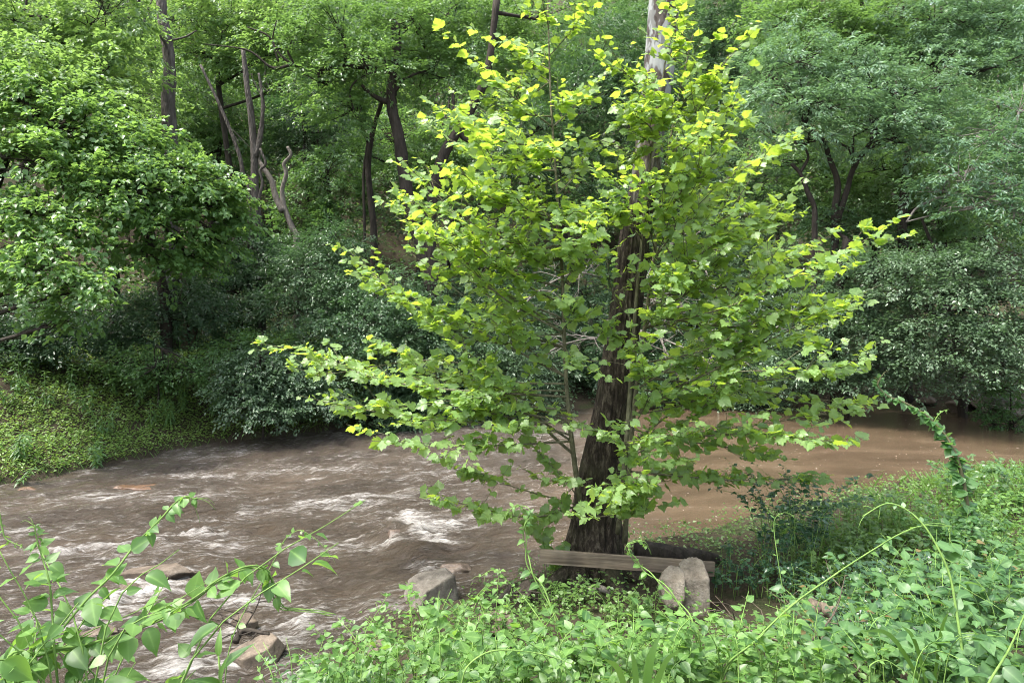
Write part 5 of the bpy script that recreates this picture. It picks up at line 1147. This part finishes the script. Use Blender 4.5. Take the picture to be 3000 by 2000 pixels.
vine("thick green stem with two big leaves rising out at the right edge", [(2880, 2060, 2.9), (2897, 2000, 2.9), (2957, 1899, 2.9), (3010, 1780, 2.9)], .11, 7, seed=13, r=.008, t0=.3, mat="broad", curl=False, shrink=.2)
vine("low looping shoot in the lower right bushes", [(2550, 2040, 3.5), (2549, 1971, 3.5), (2553, 1945, 3.5), (2595, 1933, 3.5), (2650, 1967, 3.5)], .06, 10, seed=14, r=.006)
vine("pale vine arching low along the bottom edge, centre", [(1340, 2050, 3.2), (1353, 2000, 3.2), (1370, 1950, 3.2), (1425, 1911, 3.25), (1489, 1903, 3.25), (1595, 1916, 3.3), (1680, 1945, 3.3)], .075, 9, seed=15, r=.006, curl=False, shrink=.1)
vine("ivy-wrapped leaning stem reaching left over the calm water", [(2850, 1620, 8.6), (2835, 1490, 8.7), (2820, 1400, 8.8), (2795, 1320, 8.9), (2760, 1265, 9), (2710, 1215, 9), (2650, 1180, 9), (2600, 1160, 9), (2572, 1130, 9.05), (2580, 1105, 9.1)], .20, 299, seed=16, mat="ivy", r=.03, stemmat="stem_dark", shrink=.7, t0=.05)
vine("side shoot standing up from the ivy-wrapped stem", [(2735, 1248, 9), (2742, 1225, 9), (2760, 1205, 9), (2775, 1200, 9)], .06, 14, seed=17, r=.008, foot_=False, mat="vine")

# grasses and lance-leaved plants
def blades(label, px, py, y, tips_, w, name="grass_tuft", cat="grass tuft"):
    p = at(px, py, y); base = np.array([p[0], y, min(p[2], gz(p[0], y) + .1)]); o = thing(name, label, cat, base)
    for k, (tx, ty, ty_) in enumerate(tips_):
        e = at(tx, ty, ty_); mid = base * .45 + e * .55 + np.array([0, 0, .22 * np.linalg.norm(e - base)])
        Q = catmull([base, mid, e], 12); tg = norm(np.gradient(Q, axis=0)); sd_ = norm(np.cross(tg, np.array([.2, -1., .2])))
        ww = w * np.sin(np.pi * np.clip(np.linspace(.18, 1, 12), 0, 1)) ** .8
        V = np.vstack([Q - sd_ * ww[:, None], Q + np.array([0, 0, -.25]) * ww[:, None], Q + sd_ * ww[:, None]]) - base
        F = [(i, i + 1, 12 + i + 1, 12 + i) for i in range(11)] + [(12 + i, 13 + i, 25 + i, 24 + i) for i in range(11)]
        mesh_obj("blade", new_mesh("blade", V, F, M["grass"], tint=np.full(len(V), .3 + .1 * k), vein=np.r_[np.zeros(12), np.ones(12), np.zeros(12)], smooth=True), o)
blades("tall broad grass blades at the bottom edge right of centre", 1875, 2010, 3.0, [(1936, 1852, 3.1), (1770, 1928, 2.9), (1910, 1890, 3.1), (1850, 1905, 3.0), (1990, 1900, 3.0)], .014)
blades("long pale grass blade lying over the lower right bushes", 2730, 1880, 3.9, [(2520, 1846, 3.8), (2640, 1830, 3.9), (2780, 1790, 3.9)], .013)
blades("tuft of thin grass behind the vine mounds beside the grey boulder", 1250, 1810, 6.6, [(1215, 1765, 6.6), (1235, 1758, 6.7), (1255, 1762, 6.6), (1275, 1770, 6.5), (1200, 1780, 6.6), (1260, 1775, 6.4)], .006)
def lance_plant(label, px, py, y, tips_, mat="vine"):
    p = at(px, py, y); g = gz(p[0], y); base = np.array([p[0], y, g]); o = thing("lance_leaved_plant", label, "plant", base)
    top = at(tips_[0][0], tips_[0][1] + 70, y); tb = Tubes(); Q = tb.add([base, (base + top) / 2 + np.array([.02, 0, 0]), top], .009, .004, 6, 0, 0, 12); tb.obj("stem", M["stem"], o, base)
    E = np.array([at(t[0], t[1], t[2]) for t in tips_]); k = len(E); A = Q[np.linspace(11, 6, k).astype(int)]; D = E - A
    leaf_objects(o, (mat, "ln"), LANCE, M[mat], A, norm(D) + np.array([0, 0, .15]), np.tile([0, -.5, .8], (k, 1)) + np.random.default_rng(1).normal(0, .2, (k, 3)), np.clip(np.linalg.norm(D, axis=1) * 1.0, .08, .17), np.random.default_rng(2))
lance_plant("milkweed-like plant with long pointed leaves at the bottom left of centre", 665, 2040, 3.0, [(640, 1850, 3.0), (740, 1868, 3.05), (625, 1885, 2.9), (575, 1985, 2.9), (750, 1985, 2.9), (690, 1900, 2.85), (760, 1905, 3.0), (600, 1930, 3.1), (700, 1960, 2.8)])
print("objects", len(bpy.data.objects), "tris", sum(len(m.polygons) for m in bpy.data.meshes))
